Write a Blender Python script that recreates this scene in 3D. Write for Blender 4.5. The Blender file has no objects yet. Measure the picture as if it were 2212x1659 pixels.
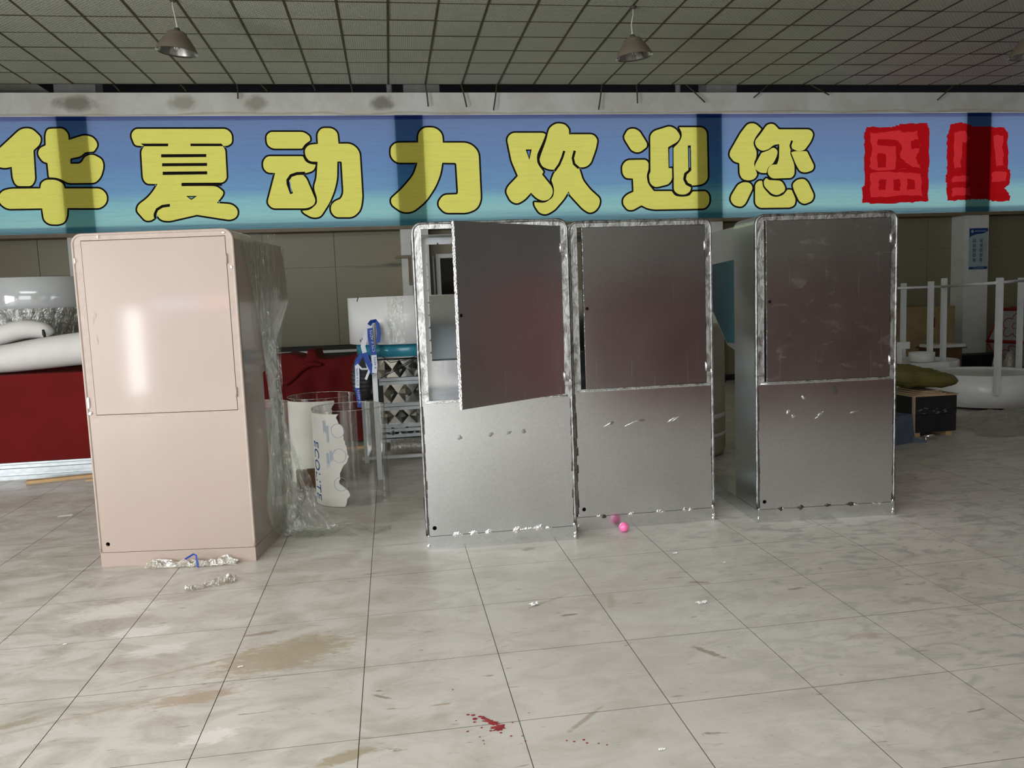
import bpy, math, random
from mathutils import Vector, Matrix, noise
from mathutils.geometry import delaunay_2d_cdt

random.seed(7)
SC = bpy.context.scene
COL = SC.collection
PI = math.pi

# ------------------------------------------------------------------ camera
FPX, YAW, PIT, ROL, CH = 1735.26, .1461, .105, .0379, 1.5984
cy, sy, cp, sp, cr, sr = math.cos(YAW), math.sin(YAW), math.cos(PIT), math.sin(PIT), math.cos(ROL), math.sin(ROL)
FW = Vector((sy * cp, cy * cp, -sp)); RT = Vector((cy, -sy, 0)); DN = FW.cross(RT)
CX = cr * RT + sr * DN; CYD = -sr * RT + cr * DN
C0 = Vector((0, 0, CH))
cam = bpy.data.cameras.new('camera'); camo = bpy.data.objects.new('camera', cam); COL.objects.link(camo)
cam.sensor_width = 36; cam.lens = FPX / 2212 * 36; cam.clip_end = 200
m = Matrix((CX, -CYD, -FW)).transposed().to_4x4(); m.translation = C0
camo.matrix_world = m
SC.camera = camo

# ------------------------------------------------------------------ world, light, exposure
w = bpy.data.worlds.new('world'); SC.world = w; w.use_nodes = True
w.node_tree.nodes['Background'].inputs[0].default_value = (.80, .90, 1, 1)
w.node_tree.nodes['Background'].inputs[1].default_value = 1.0
SC.view_settings.view_transform = 'Standard'; SC.view_settings.look = 'None'
SC.view_settings.gamma = 1; SC.view_settings.use_curve_mapping = False
SC.view_settings.exposure = 0.32
SC.cycles.transparent_max_bounces = 16; SC.cycles.max_bounces = 6; SC.cycles.diffuse_bounces = 3; SC.cycles.glossy_bounces = 3

def area(name, loc, direction, sx, sy_, power, col):
    l = bpy.data.lights.new(name, 'AREA'); l.shape = 'RECTANGLE'; l.size = sx; l.size_y = sy_
    l.energy = power; l.color = col
    o = bpy.data.objects.new(name, l); COL.objects.link(o); o.location = loc
    o.rotation_euler = Vector(direction).to_track_quat('-Z', 'Y').to_euler()
    return o
# daylight coming in through the glazed front (behind the camera, to the left) and the left-hand windows
area('daylight_front', (-4.4, -8.75, 1.9), (0, 1, 0), 6.6, 3.3, 330, (.95, .98, 1))
area('daylight_left', (-8.25, .75, 1.45), (1, 0, 0), 6.2, 2.6, 560, (.95, .98, 1))
area('daylight_side_door', (-8.25, -5.0, .85), (1, 0, 0), .55, 1.7, 45, (.97, .98, 1))
area('added_overhead_light', (-3.0, -2.2, 5.03), (0, 0, -1), 5.6, 4.2, 560, (.97, .98, 1))  # added overhead light to brighten the near floor; no skylight known here

# ------------------------------------------------------------------ helpers
def ray(x, y):
    return CX * ((x - 1106) / FPX) + CYD * ((y - 829.5) / FPX) + FW
def up(x, y, Y):
    d = ray(x, y); return C0 + d * (Y / d.y)
def fl(x, y, z=0.0):
    d = ray(x, y); return C0 + d * ((z - CH) / d.z)
def onp(x, y, P, n):
    d = ray(x, y); n = Vector(n); return C0 + d * ((Vector(P) - C0).dot(n) / d.dot(n))

def lin(r, g, b):
    f = lambda c: ((c / 255) / 12.92 if c / 255 <= .04045 else ((c / 255 + .055) / 1.055) ** 2.4)
    return (f(r), f(g), f(b), 1)

class NT:
    def __init__(s, name):
        s.m = bpy.data.materials.new(name); s.m.use_nodes = True
        s.t = s.m.node_tree; s.t.nodes.clear()
        s.out = s.n('ShaderNodeOutputMaterial')
    def n(s, typ, **k):
        o = s.t.nodes.new(typ)
        for a, v in k.items(): setattr(o, a, v)
        return o
    def l(s, a, b): s.t.links.new(a, b)
    def noise(s, vec, scale, detail=3, dist=0, rough=.5):
        o = s.n('ShaderNodeTexNoise'); o.inputs['Scale'].default_value = scale
        o.inputs['Detail'].default_value = detail; o.inputs['Distortion'].default_value = dist
        o.inputs['Roughness'].default_value = rough
        s.l(vec, o.inputs['Vector']); return o.outputs['Fac']
    def ramp(s, fac, stops):
        o = s.n('ShaderNodeValToRGB'); e = o.color_ramp.elements
        while len(e) < len(stops): e.new(.5)
        for i, (p, c) in enumerate(stops):
            e[i].position = p; e[i].color = c if len(c) == 4 else (*c, 1)
        s.l(fac, o.inputs[0]); return o.outputs[0]
    def mix(s, fac, a, b, mode='MIX'):
        o = s.n('ShaderNodeMix', data_type='RGBA', blend_type=mode)
        for sock, v in ((o.inputs[0], fac), (o.inputs[6], a), (o.inputs[7], b)):
            if hasattr(v, 'is_linked'): s.l(v, sock)
            else: sock.default_value = v
        return o.outputs[2]
    def math(s, op, a, b=0.0, clamp=False):
        o = s.n('ShaderNodeMath', operation=op, use_clamp=clamp)
        for i, v in enumerate((a, b)):
            if hasattr(v, 'is_linked'): s.l(v, o.inputs[i])
            else: o.inputs[i].default_value = v
        return o.outputs[0]
    def mapping(s, vec, loc=(0, 0, 0), rot=(0, 0, 0), sc=(1, 1, 1), typ='POINT'):
        o = s.n('ShaderNodeMapping', vector_type=typ)
        o.inputs['Location'].default_value = loc; o.inputs['Rotation'].default_value = rot
        o.inputs['Scale'].default_value = sc
        s.l(vec, o.inputs['Vector']); return o.outputs[0]
    def bump(s, h, strength=.3, dist=.01):
        o = s.n('ShaderNodeBump'); o.inputs['Strength'].default_value = strength
        o.inputs['Distance'].default_value = dist; s.l(h, o.inputs['Height']); return o.outputs[0]
    def pos(s): return s.n('ShaderNodeNewGeometry').outputs['Position']
    def objc(s): return s.n('ShaderNodeTexCoord').outputs['Object']
    def bsdf(s, col, rough=.5, metal=0, normal=None, coat=0, spec=.5, alpha=None):
        o = s.n('ShaderNodeBsdfPrincipled')
        for k, v in (('Base Color', col), ('Roughness', rough), ('Metallic', metal)):
            if hasattr(v, 'is_linked'): s.l(v, o.inputs[k])
            else: o.inputs[k].default_value = v
        o.inputs['Specular IOR Level'].default_value = spec
        o.inputs['Coat Weight'].default_value = coat
        o.inputs['Coat Roughness'].default_value = .08
        if normal is not None: s.l(normal, o.inputs['Normal'])
        return o.outputs[0]
    def done(s, sh): s.l(sh, s.out.inputs[0]); return s.m

def mat(name, col, rough=.55, metal=0, var=.12, scale=6, bump=0, bscale=60, spec=.4, coat=0):
    t = NT(name); v = t.objc()
    c2 = (col[0] * (1 - var * 2), col[1] * (1 - var * 2), col[2] * (1 - var * 2), 1)
    c = t.mix(t.ramp(t.noise(v, scale, 4), [(.35, (0, 0, 0)), (.7, (1, 1, 1))]), col, c2)
    nrm = t.bump(t.noise(v, bscale, 3), bump) if bump else None
    return t.done(t.bsdf(c, rough, metal, nrm, coat, spec))

def galv(name, tint=(.82, .85, .875), rough=.22, smudge=.10, scuff=0.0):
    t = NT(name); v = t.objc()
    sp_ = t.n('ShaderNodeTexVoronoi'); sp_.inputs['Scale'].default_value = 110; t.l(v, sp_.inputs['Vector'])
    cl = t.n('ShaderNodeSeparateColor'); t.l(sp_.outputs['Color'], cl.inputs[0])
    a = (*tint, 1); b = tuple(x * .91 for x in tint) + (1,)
    c = t.mix(cl.outputs[0], a, b)
    big = t.ramp(t.noise(t.mapping(v, sc=(1, 1, .6)), 2.2, 4, .6), [(.4, (0, 0, 0)), (.75, (1, 1, 1))])
    c = t.mix(t.math('MULTIPLY', big, smudge), c, (.36, .36, .35, 1))
    r = t.math('ADD', t.math('MULTIPLY', t.noise(v, 1.6, 3), .12), rough - .06)
    if scuff:
        sc_ = t.ramp(t.noise(t.mapping(v, rot=(0, .6, 0), sc=(1, 1, 2.2)), 5.5, 4, .5, .6), [(.56, (0, 0, 0)), (.74, (1, 1, 1))])
        c = t.mix(t.math('MULTIPLY', sc_, scuff), c, (.78, .79, .76, 1))
        r = t.math('ADD', r, t.math('MULTIPLY', sc_, .22 * scuff))
    for rot_, th_ in ((0, .70), (PI / 2, .71)):      # fine handling scratches
        ln_ = t.ramp(t.noise(t.mapping(v, rot=(0, rot_, 0), sc=(60, 1, .9)), 1.6, 2, .1), [(th_, (0, 0, 0)), (th_ + .03, (1, 1, 1))])
        c = t.mix(t.math('MULTIPLY', ln_, .10), c, (.95, .95, .95, 1))
        r = t.math('ADD', r, t.math('MULTIPLY', ln_, .05))
    n1 = t.bump(t.noise(v, 1.7, 1), .10, .02)
    return t.done(t.bsdf(c, r, 1.0, n1))

def ground(name, k=1.0):                                   # weld-and-grind finish
    t = NT(name); v = t.objc()
    n = t.noise(t.mapping(v, sc=(1, 1, .5)), 26, 5, 1.0, .7)
    c = t.mix(t.ramp(n, [(.36, (0, 0, 0)), (.56, (1, 1, 1))]), (.24 * k, .22 * k, .21 * k, 1), (.66 * k, .67 * k, .66 * k, 1))
    return t.done(t.bsdf(c, t.math('ADD', t.math('MULTIPLY', n, .25), .30), 1.0, t.bump(n, .35, .01)))

class MB:
    def __init__(s): s.v = []; s.f = []; s.mi = []; s.sm = []
    def add(s, vs, fs, mi=0, smooth=False):
        b = len(s.v); s.v += [tuple(x) for x in vs]
        for f in fs: s.f.append(tuple(i + b for i in f)); s.mi.append(mi); s.sm.append(smooth)
        return s
    def box(s, lo, hi, mi=0):
        (a, b, c), (d, e, f) = lo, hi
        v = [(a, b, c), (d, b, c), (d, e, c), (a, e, c), (a, b, f), (d, b, f), (d, e, f), (a, e, f)]
        return s.add(v, [(0, 3, 2, 1), (4, 5, 6, 7), (0, 1, 5, 4), (1, 2, 6, 5), (2, 3, 7, 6), (3, 0, 4, 7)], mi)
    def hexa(s, lo4, hi4, mi=0):
        v = list(lo4) + list(hi4)
        return s.add(v, [(0, 3, 2, 1), (4, 5, 6, 7), (0, 1, 5, 4), (1, 2, 6, 5), (2, 3, 7, 6), (3, 0, 4, 7)], mi)
    def lathe(s, prof, n=32, c=(0, 0, 0), a0=0, a1=2 * PI, mi=0, smooth=True, xform=None):
        full = abs(a1 - a0 - 2 * PI) < 1e-6
        cols = n if full else n + 1
        vs = []
        for r, z in prof:
            for i in range(cols):
                a = a0 + (a1 - a0) * i / n
                p = Vector((r * math.cos(a), r * math.sin(a), z))
                if xform is not None: p = xform @ p
                vs.append((c[0] + p[0], c[1] + p[1], c[2] + p[2]))
        fs = []
        for j in range(len(prof) - 1):
            for i in range(n):
                k = (i + 1) % cols
                fs.append((j * cols + i, j * cols + k, (j + 1) * cols + k, (j + 1) * cols + i))
        return s.add(vs, fs, mi, smooth)
    def tube(s, path, rad, n=10, mi=0, cap=True, flat=None):
        path = [Vector(p) for p in path]; vs = []; u = None
        for i, p in enumerate(path):
            d = (path[min(i + 1, len(path) - 1)] - path[max(i - 1, 0)]).normalized()
            if u is None:
                u = d.cross(Vector((0, 0, 1)))
                if u.length < 1e-3: u = d.cross(Vector((0, 1, 0)))
            u = (u - d * u.dot(d)).normalized(); w_ = u.cross(d)
            r = rad[i] if isinstance(rad, (list, tuple)) else rad
            for k in range(n):
                a = 2 * PI * k / n
                vs.append(p + u * (math.cos(a) * r) + w_ * (math.sin(a) * r * (flat or 1)))
        fs = []
        for i in range(len(path) - 1):
            for k in range(n):
                k2 = (k + 1) % n
                fs.append((i * n + k, i * n + k2, (i + 1) * n + k2, (i + 1) * n + k))
        s.add(vs, fs, mi, True)
        if cap:
            b = len(s.v) - len(vs)
            s.f += [tuple(b + k for k in range(n))[::-1], tuple(b + (len(path) - 1) * n + k for k in range(n))]
            s.mi += [mi, mi]; s.sm += [False, False]
        return s
    def plate(s, outer, holes, th, fn, mi=0):
        """outer/holes 2-D, fn(x,y,depth)->3-D ; solid sheet with holes"""
        pts = []; faces = []
        for poly in [outer] + list(holes):
            ar = sum(poly[i][0] * poly[(i + 1) % len(poly)][1] - poly[(i + 1) % len(poly)][0] * poly[i][1] for i in range(len(poly)))
            if ar < 0: poly = list(poly)[::-1]
            faces.append(list(range(len(pts), len(pts) + len(poly)))); pts += [Vector(p[:2]) for p in poly]
        V, E_, F_, ov, oe, of = delaunay_2d_cdt(pts, [], faces, 0, 1e-7)
        keep = [f for f, o in zip(F_, of) if 0 in o and len(o) == 1]
        n = len(V)
        vs = [fn(p.x, p.y, 0) for p in V] + [fn(p.x, p.y, th) for p in V]
        fs = [tuple(f) for f in keep] + [tuple(i + n for i in f)[::-1] for f in keep]
        cnt = {}
        for f in keep:
            for i in range(len(f)):
                e = (f[i], f[(i + 1) % len(f)])
                if (e[1], e[0]) in cnt: cnt[(e[1], e[0])] = None
                else: cnt[e] = 1
        for e, k in cnt.items():
            if k: fs.append((e[0], e[0] + n, e[1] + n, e[1]))
        return s.add(vs, fs, mi)
    def grid(s, fn, nu, nv, mi=0, smooth=True, closed=False):
        vs = [fn(i / nu, j / nv) for j in range(nv + 1) for i in range(nu + 1)]
        fs = [(j * (nu + 1) + i, j * (nu + 1) + i + 1, (j + 1) * (nu + 1) + i + 1, (j + 1) * (nu + 1) + i)
              for j in range(nv) for i in range(nu)]
        return s.add(vs, fs, mi, smooth)
    def mesh(s, name, mats, off=Vector((0, 0, 0)), recalc=True):
        me = bpy.data.meshes.new(name)
        me.from_pydata([(x - off[0], y - off[1], z - off[2]) for x, y, z in s.v], [], s.f)
        for m_ in (mats if isinstance(mats, (list, tuple)) else [mats]): me.materials.append(m_)
        for p, mi, sm in zip(me.polygons, s.mi, s.sm): p.material_index = mi; p.use_smooth = sm
        if recalc:
            import bmesh
            bm = bmesh.new(); bm.from_mesh(me); bmesh.ops.recalc_face_normals(bm, faces=bm.faces); bm.to_mesh(me); bm.free()
        me.update(); return me
    def build(s, name, mats, parent=None, world=True, at=None, recalc=True):
        """world=True: verts are world coords; origin moved to `at` or to the parent's"""
        off = Vector((0, 0, 0))
        if at is not None: off = Vector(at)
        elif world and parent is not None: off = wloc(parent)
        elif world and s.v:
            xs = [v[0] for v in s.v]; ys = [v[1] for v in s.v]
            off = Vector(((min(xs) + max(xs)) / 2, (min(ys) + max(ys)) / 2, min(v[2] for v in s.v)))
        o = bpy.data.objects.new(name, s.mesh(name, mats, off, recalc)); COL.objects.link(o)
        if parent is not None:
            o.parent = parent
            if at is not None: o.location = off - wloc(parent) if world else off
        elif world: o.location = off
        return o

def wloc(o):
    p = Vector(o.location)
    while o.parent: o = o.parent; p = p + Vector(o.location)
    return p
def empty(name, loc, rz=0):
    o = bpy.data.objects.new(name, None); COL.objects.link(o); o.location = loc; o.rotation_euler = (0, 0, rz)
    o.empty_display_size = .1; return o
def tag(o, label=None, cat=None, group=None, kind=None):
    if label: o['label'] = label
    if cat: o['category'] = cat
    if group: o['group'] = group
    if kind: o['kind'] = kind
    return o
def inst(name, me, loc, parent=None, rz=0):
    o = bpy.data.objects.new(name, me); COL.objects.link(o)
    if parent is not None: o.parent = parent; o.location = Vector(loc) - wloc(parent)
    else: o.location = loc
    o.rotation_euler = (0, 0, rz); return o
def rnd_poly(pts, r=20, seg=5):
    """round each corner of a polygon; a point may carry its own radius"""
    out = []; n = len(pts)
    for i, p in enumerate(pts):
        P = Vector(p[:2]); A = Vector(pts[i - 1][:2]); B = Vector(pts[(i + 1) % n][:2])
        rr = p[2] if len(p) > 2 else r
        a = A - P; b = B - P; la, lb = a.length, b.length
        if la < 1e-6 or lb < 1e-6: continue
        d = min(rr, la * .48, lb * .48); a = P + a / la * d; b = P + b / lb * d
        for k in range(seg + 1):
            t = k / seg; out.append((1 - t) ** 2 * a + 2 * t * (1 - t) * P + t * t * b)
    return out
def offset(poly, d):
    n = len(poly); out = []
    ar = sum(poly[i].x * poly[(i + 1) % n].y - poly[(i + 1) % n].x * poly[i].y for i in range(n))
    sg = 1 if ar > 0 else -1
    for i in range(n):
        a = poly[i] - poly[i - 1]; b = poly[(i + 1) % n] - poly[i]
        if a.length < 1e-6 or b.length < 1e-6:
            out.append(poly[i].copy()); continue
        na = Vector((a.y, -a.x)).normalized(); nb = Vector((b.y, -b.x)).normalized()
        v = na + nb
        if v.length < .2: v = na
        else: v = v / v.length * min(1.6, 2 / v.length)
        out.append(poly[i] + v * d * sg)
    return out
def stroke(pts, wd):
    pts = [Vector(p) for p in pts]; L = []; R_ = []
    for i, p in enumerate(pts):
        d = (pts[min(i + 1, len(pts) - 1)] - pts[max(i - 1, 0)]).normalized(); n_ = Vector((-d.y, d.x)) * wd / 2
        L.append(p + n_); R_.append(p - n_)
    return L + R_[::-1]
def in_poly(p, poly):
    c = False; n = len(poly); j = n - 1
    for i in range(n):
        a, b = poly[i], poly[j]
        if (a[1] > p[1]) != (b[1] > p[1]) and p[0] < (b[0] - a[0]) * (p[1] - a[1]) / (b[1] - a[1]) + a[0]: c = not c
        j = i
    return c

# ------------------------------------------------------------------ materials
def floor_material():
    t = NT('floor_tile_glazed'); p = t.pos()
    base = t.mix(t.ramp(t.noise(p, .9, 3, .4), [(.3, (0, 0, 0)), (.7, (1, 1, 1))]), (.50, .462, .415, 1), (.575, .545, .50, 1))
    sep = t.n('ShaderNodeSeparateXYZ'); t.l(p, sep.inputs[0])
    X = sep.outputs[0]; Y = sep.outputs[1]
    # brown dirt, thicker towards the left where the trodden path runs
    left = t.n('ShaderNodeMapRange'); t.l(X, left.inputs[0]); left.inputs[1].default_value = 1.2; left.inputs[2].default_value = -2.2
    left.inputs[3].default_value = .0; left.inputs[4].default_value = 1
    dirt = t.ramp(t.noise(t.mapping(p, sc=(1.0, 1.7, 1)), 3.1, 5, .8, .68), [(.42, (0, 0, 0)), (.74, (1, 1, 1))])
    c = t.mix(t.math('MULTIPLY', dirt, t.math('ADD', t.math('MULTIPLY', left.outputs[0], .55), .42)), base, (.27, .235, .18, 1))
    # grey swept dust and wet shoe marks on the right
    right = t.n('ShaderNodeMapRange'); t.l(X, right.inputs[0]); right.inputs[1].default_value = .9; right.inputs[2].default_value = 2.6
    gd = t.ramp(t.noise(t.mapping(p, rot=(0, 0, .5), sc=(1, 2.0, 1)), 4.5, 4, 1.6, .6), [(.50, (0, 0, 0)), (.64, (1, 1, 1))])
    c = t.mix(t.math('MULTIPLY', t.math('MULTIPLY', gd, right.outputs[0]), .75), c, (.30, .29, .265, 1))
    # short dark scuffs
    sc_ = t.ramp(t.noise(t.mapping(p, rot=(0, 0, .35), sc=(1, 4.5, 1)), 7, 4, .6, .6), [(.655, (0, 0, 0)), (.71, (1, 1, 1))])
    c = t.mix(t.math('MULTIPLY', sc_, .75), c, (.19, .16, .125, 1))
    f1 = t.ramp(t.noise(t.mapping(p, rot=(0, 0, -.25), sc=(1, 3.2, 1)), 13, 4, 1.4, .7), [(.60, (0, 0, 0)), (.70, (1, 1, 1))])
    f1m = t.ramp(t.noise(p, 1.1, 3), [(.42, (.15, .15, .15)), (.62, (1, 1, 1))])
    c = t.mix(t.math('MULTIPLY', t.math('MULTIPLY', f1, f1m), .5), c, (.24, .20, .155, 1))
    f2 = t.ramp(t.noise(p, 38, 2, 0, .6), [(.70, (0, 0, 0)), (.76, (1, 1, 1))])
    c = t.mix(t.math('MULTIPLY', f2, .5), c, (.24, .20, .16, 1))
    lt = t.ramp(t.noise(p, 2.3, 4, 1.0, .7), [(.66, (0, 0, 0)), (.8, (1, 1, 1))])
    c = t.mix(t.math('MULTIPLY', lt, .35), c, (.70, .68, .64, 1))
    # individual smears: (pixel centre, semi-axes in m, angle, colour, strength)
    sm = [((610, 1415), (.33, .17), .35, (.33, .265, .17, 1), .75), ((560, 1370), (.10, .02), .2, (.25, .2, .14, 1), .8),
          ((420, 1507), (.20, .05), .12, (.34, .24, .15, 1), .7), ((745, 1635), (.12, .035), .4, (.33, .27, .18, 1), .85),
          ((250, 1318), (.24, .12), .2, (.72, .69, .64, 1), .6), ((300, 1365), (.14, .07), .1, (.74, .72, .68, 1), .65),
          ((335, 1405), (.14, .07), .2, (.72, .70, .66, 1), .55), ((455, 1590), (.10, .05), .2, (.76, .74, .7, 1), .55),
          ((1262, 1555), (.11, .012), .75, (.30, .24, .18, 1), .7), ((1232, 1328), (.05, .012), .1, (.22, .18, .14, 1), .85),
          ((824, 1505), (.045, .010), -.55, (.25, .2, .15, 1), .85), ((1528, 1408), (.018, .09), .55, (.27, .21, .15, 1), .8),
          ((1512, 1258), (.06, .016), -.3, (.28, .22, .17, 1), .8), ((30, 1565), (.10, .03), .3, (.30, .26, .18, 1), .7),
          ((1870, 1372), (.08, .03), 0, (.40, .28, .2, 1), .55), ((1140, 1186), (.05, .03), .4, (.25, .21, .17, 1), .7),
          ((950, 1522), (.05, .008), .05, (.33, .25, .18, 1), .8), ((1180, 1300), (.17, .01), .55, (.36, .30, .22, 1), .7),
          ((1320, 1300), (.02, .10), -.25, (.35, .28, .2, 1), .45), ((180, 1545), (.6, .012), .32, (.38, .32, .24, 1), .6),
          ((440, 1435), (.45, .010), .38, (.36, .30, .22, 1), .7)]
    nz = t.noise(t.mapping(p, rot=(0, 0, -.35), sc=(1, 2.4, 1)), 15, 5, .5, .75)
    for (px, py), (a, b), ang, colr, st in sm:
        q = fl(px, py)
        v = t.mapping(p, (q.x, q.y, 0), (0, 0, ang), (a, b, 1), 'TEXTURE')
        ln = t.n('ShaderNodeVectorMath', operation='LENGTH'); t.l(v, ln.inputs[0])
        e = t.math('SUBTRACT', t.math('ADD', -.15, t.math('MULTIPLY', nz, 2.6)), ln.outputs['Value'])
        e = t.math('MULTIPLY', e, 2.2, True)
        c = t.mix(t.math('MULTIPLY', e, st), c, colr)
    r = t.math('ADD', t.math('MULTIPLY', t.noise(p, 3, 2), .30), .26)
    return t.done(t.bsdf(c, r, 0, t.bump(t.noise(p, 30, 2), .04, .004), spec=.45))

def ceiling_material():
    t = NT('ceiling_tile_embossed'); p = t.pos()
    br = t.n('ShaderNodeTexBrick'); t.l(t.mapping(p, sc=(1, 1, 1)), br.inputs['Vector'])
    br.inputs['Scale'].default_value = 9.0; br.inputs['Mortar Size'].default_value = .05; br.inputs['Mortar Smooth'].default_value = 1
    br.inputs['Color1'].default_value = (1, 1, 1, 1); br.inputs['Color2'].default_value = (.75, .75, .75, 1); br.inputs['Mortar'].default_value = (.2, .2, .2, 1)
    c = t.mix(t.ramp(t.noise(p, .7, 4), [(.3, (0, 0, 0)), (.7, (1, 1, 1))]), (.74, .73, .62, 1), (.66, .65, .55, 1))
    return t.done(t.bsdf(c, .6, 0, t.bump(br.outputs['Color'], 1.0, .10), spec=.3))

def plaster_material():
    t = NT('plaster_white_stained'); p = t.pos()
    c = t.mix(t.ramp(t.noise(p, 1.3, 6, .5, .65), [(.40, (0, 0, 0)), (.75, (1, 1, 1))]), (.86, .86, .82, 1), (.66, .64, .56, 1))
    # damp yellow tide line low on the beam
    sep = t.n('ShaderNodeSeparateXYZ'); t.l(p, sep.inputs[0])
    zz = t.math('ADD', sep.outputs[2], t.math('MULTIPLY', t.noise(p, 1.1, 5), .14))
    band = t.ramp(t.math('MULTIPLY', t.math('SUBTRACT', zz, 4.6), 4), [(.0, (0, 0, 0)), (.28, (0, 0, 0)), (.44, (1, 1, 1)), (.52, (0, 0, 0))])
    c = t.mix(t.math('MULTIPLY', band, .5), c, (.47, .38, .19, 1))
    for x0, a, col_ in ((-4.55, .42, (.20, .19, .14, 1)), (-3.0, .3, (.42, .39, .3, 1)), (.05, .26, (.20, .18, .15, 1)), (-1.9, .25, (.38, .35, .27, 1))):
        v = t.mapping(p, (x0, 13.4, 4.80), (0, 0, 0), (a, 1, .17), 'TEXTURE')
        ln = t.n('ShaderNodeVectorMath', operation='LENGTH'); t.l(v, ln.inputs[0])
        e = t.math('MULTIPLY', t.math('SUBTRACT', t.math('ADD', .35, t.noise(p, 5, 6, .5, .7)), ln.outputs['Value']), 2.2, True)
        c = t.mix(t.math('MULTIPLY', e, .75), c, col_)
    return t.done(t.bsdf(c, .8, 0, t.bump(t.noise(p, 14, 5), .15), spec=.2))

def film_material(name, tr=.78, tint=(.93, .94, .92)):
    t = NT(name); v = t.objc()
    a = t.n('ShaderNodeBsdfTransparent'); a.inputs[0].default_value = (*tint, 1)
    nz = t.noise(t.mapping(v, sc=(1, 1, .35)), 34, 4, 1.2)
    g = t.n('ShaderNodeBsdfGlossy'); g.inputs['Color'].default_value = (.95, .96, .95, 1); g.inputs['Roughness'].default_value = .12
    t.l(t.bump(nz, .9, .02), g.inputs['Normal'])
    d = t.n('ShaderNodeBsdfTranslucent'); d.inputs[0].default_value = (.8, .8, .76, 1)
    d2 = t.n('ShaderNodeBsdfDiffuse'); d2.inputs[0].default_value = (.62, .60, .55, 1)
    m1 = t.n('ShaderNodeMixShader'); m1.inputs[0].default_value = .5; t.l(d.outputs[0], m1.inputs[1]); t.l(d2.outputs[0], m1.inputs[2])
    m2 = t.n('ShaderNodeMixShader'); m2.inputs[0].default_value = .45; t.l(m1.outputs[0], m2.inputs[1]); t.l(g.outputs[0], m2.inputs[2])
    m3 = t.n('ShaderNodeMixShader'); t.l(t.ramp(nz, [(.3, (1 - tr - .12,) * 3), (.7, (1 - tr + .15,) * 3)]), m3.inputs[0])
    t.l(a.outputs[0], m3.inputs[1]); t.l(m2.outputs[0], m3.inputs[2])
    return t.done(m3.outputs[0])
def acrylic_material():
    t = NT('clear_acrylic')
    a = t.n('ShaderNodeBsdfTransparent'); a.inputs[0].default_value = (.975, .98, .975, 1)
    g = t.n('ShaderNodeBsdfGlossy'); g.inputs['Roughness'].default_value = .04
    lw = t.n('ShaderNodeLayerWeight'); lw.inputs[0].default_value = .35
    f = t.math('ADD', t.math('MULTIPLY', lw.outputs['Fresnel'], .45), .035)
    m3 = t.n('ShaderNodeMixShader'); t.l(f, m3.inputs[0]); t.l(a.outputs[0], m3.inputs[1]); t.l(g.outputs[0], m3.inputs[2])
    return t.done(m3.outputs[0])
def cloth_print(name, mode, col=None):
    """thin banner fabric that lets light through; the colour is the print"""
    t = NT(name); p = t.pos()
    if mode == 'sky':
        sep = t.n('ShaderNodeSeparateXYZ'); t.l(p, sep.inputs[0])
        h = t.math('DIVIDE', t.math('SUBTRACT', sep.outputs[2], 2.86), 1.75)
        cl = t.noise(t.mapping(p, sc=(.10, 1, 1.6)), 1.6, 5, .3)
        h2 = t.math('ADD', h, t.math('MULTIPLY', t.math('SUBTRACT', cl, .5), .22))
        c = t.ramp(h2, [(.02, lin(96, 158, 168)), (.05, lin(120, 178, 182)), (.10, lin(136, 198, 194)), (.24, lin(120, 188, 196)),
                        (.36, lin(80, 142, 186)), (.6, lin(70, 120, 178)), (.95, lin(72, 108, 160))])
        c = t.mix(t.ramp(h, [(.957, (0, 0, 0)), (.966, (1, 1, 1))]), c, lin(24, 52, 128))
        c = t.mix(t.ramp(h, [(.045, (1, 1, 1)), (.06, (0, 0, 0))]), c, lin(70, 132, 146))
    else:
        c = t.mix(t.noise(p, 4, 3), col, tuple(x * .92 for x in col[:3]) + (1,))
    wr = t.noise(t.mapping(p, sc=(.45, 1, 5.5)), 4.5, 4, .8)
    nb = t.bump(wr, .8, .03)
    d = t.n('ShaderNodeBsdfDiffuse'); t.l(c, d.inputs[0]); t.l(nb, d.inputs['Normal'])
    tr = t.n('ShaderNodeBsdfTranslucent'); t.l(t.mix(.16 if mode == 'sky' else 0.0, c, (1, 1, 1, 1)), tr.inputs[0]); t.l(nb, tr.inputs['Normal'])
    mx = t.n('ShaderNodeMixShader'); mx.inputs[0].default_value = .5
    t.l(d.outputs[0], mx.inputs[1]); t.l(tr.outputs[0], mx.inputs[2])
    return t.done(mx.outputs[0])
def emit(name, col, st):
    t = NT(name); e = t.n('ShaderNodeEmission'); e.inputs[0].default_value = col; e.inputs[1].default_value = st
    return t.done(e.outputs[0])

def panel_material():
    t = NT('wall_panel_olive_cream'); p = t.pos()
    c = t.mix(t.noise(p, .8, 4), (.235, .208, .130, 1), (.200, .178, .112, 1))
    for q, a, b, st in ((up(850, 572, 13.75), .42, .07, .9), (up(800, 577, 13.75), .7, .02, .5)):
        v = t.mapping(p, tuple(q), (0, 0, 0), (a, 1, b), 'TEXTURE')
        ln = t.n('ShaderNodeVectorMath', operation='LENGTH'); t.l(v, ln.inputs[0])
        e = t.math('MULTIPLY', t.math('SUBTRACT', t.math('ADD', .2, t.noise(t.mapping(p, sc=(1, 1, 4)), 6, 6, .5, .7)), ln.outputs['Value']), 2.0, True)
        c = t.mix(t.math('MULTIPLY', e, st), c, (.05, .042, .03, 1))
    return t.done(t.bsdf(c, .38, 0, spec=.4))

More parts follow.
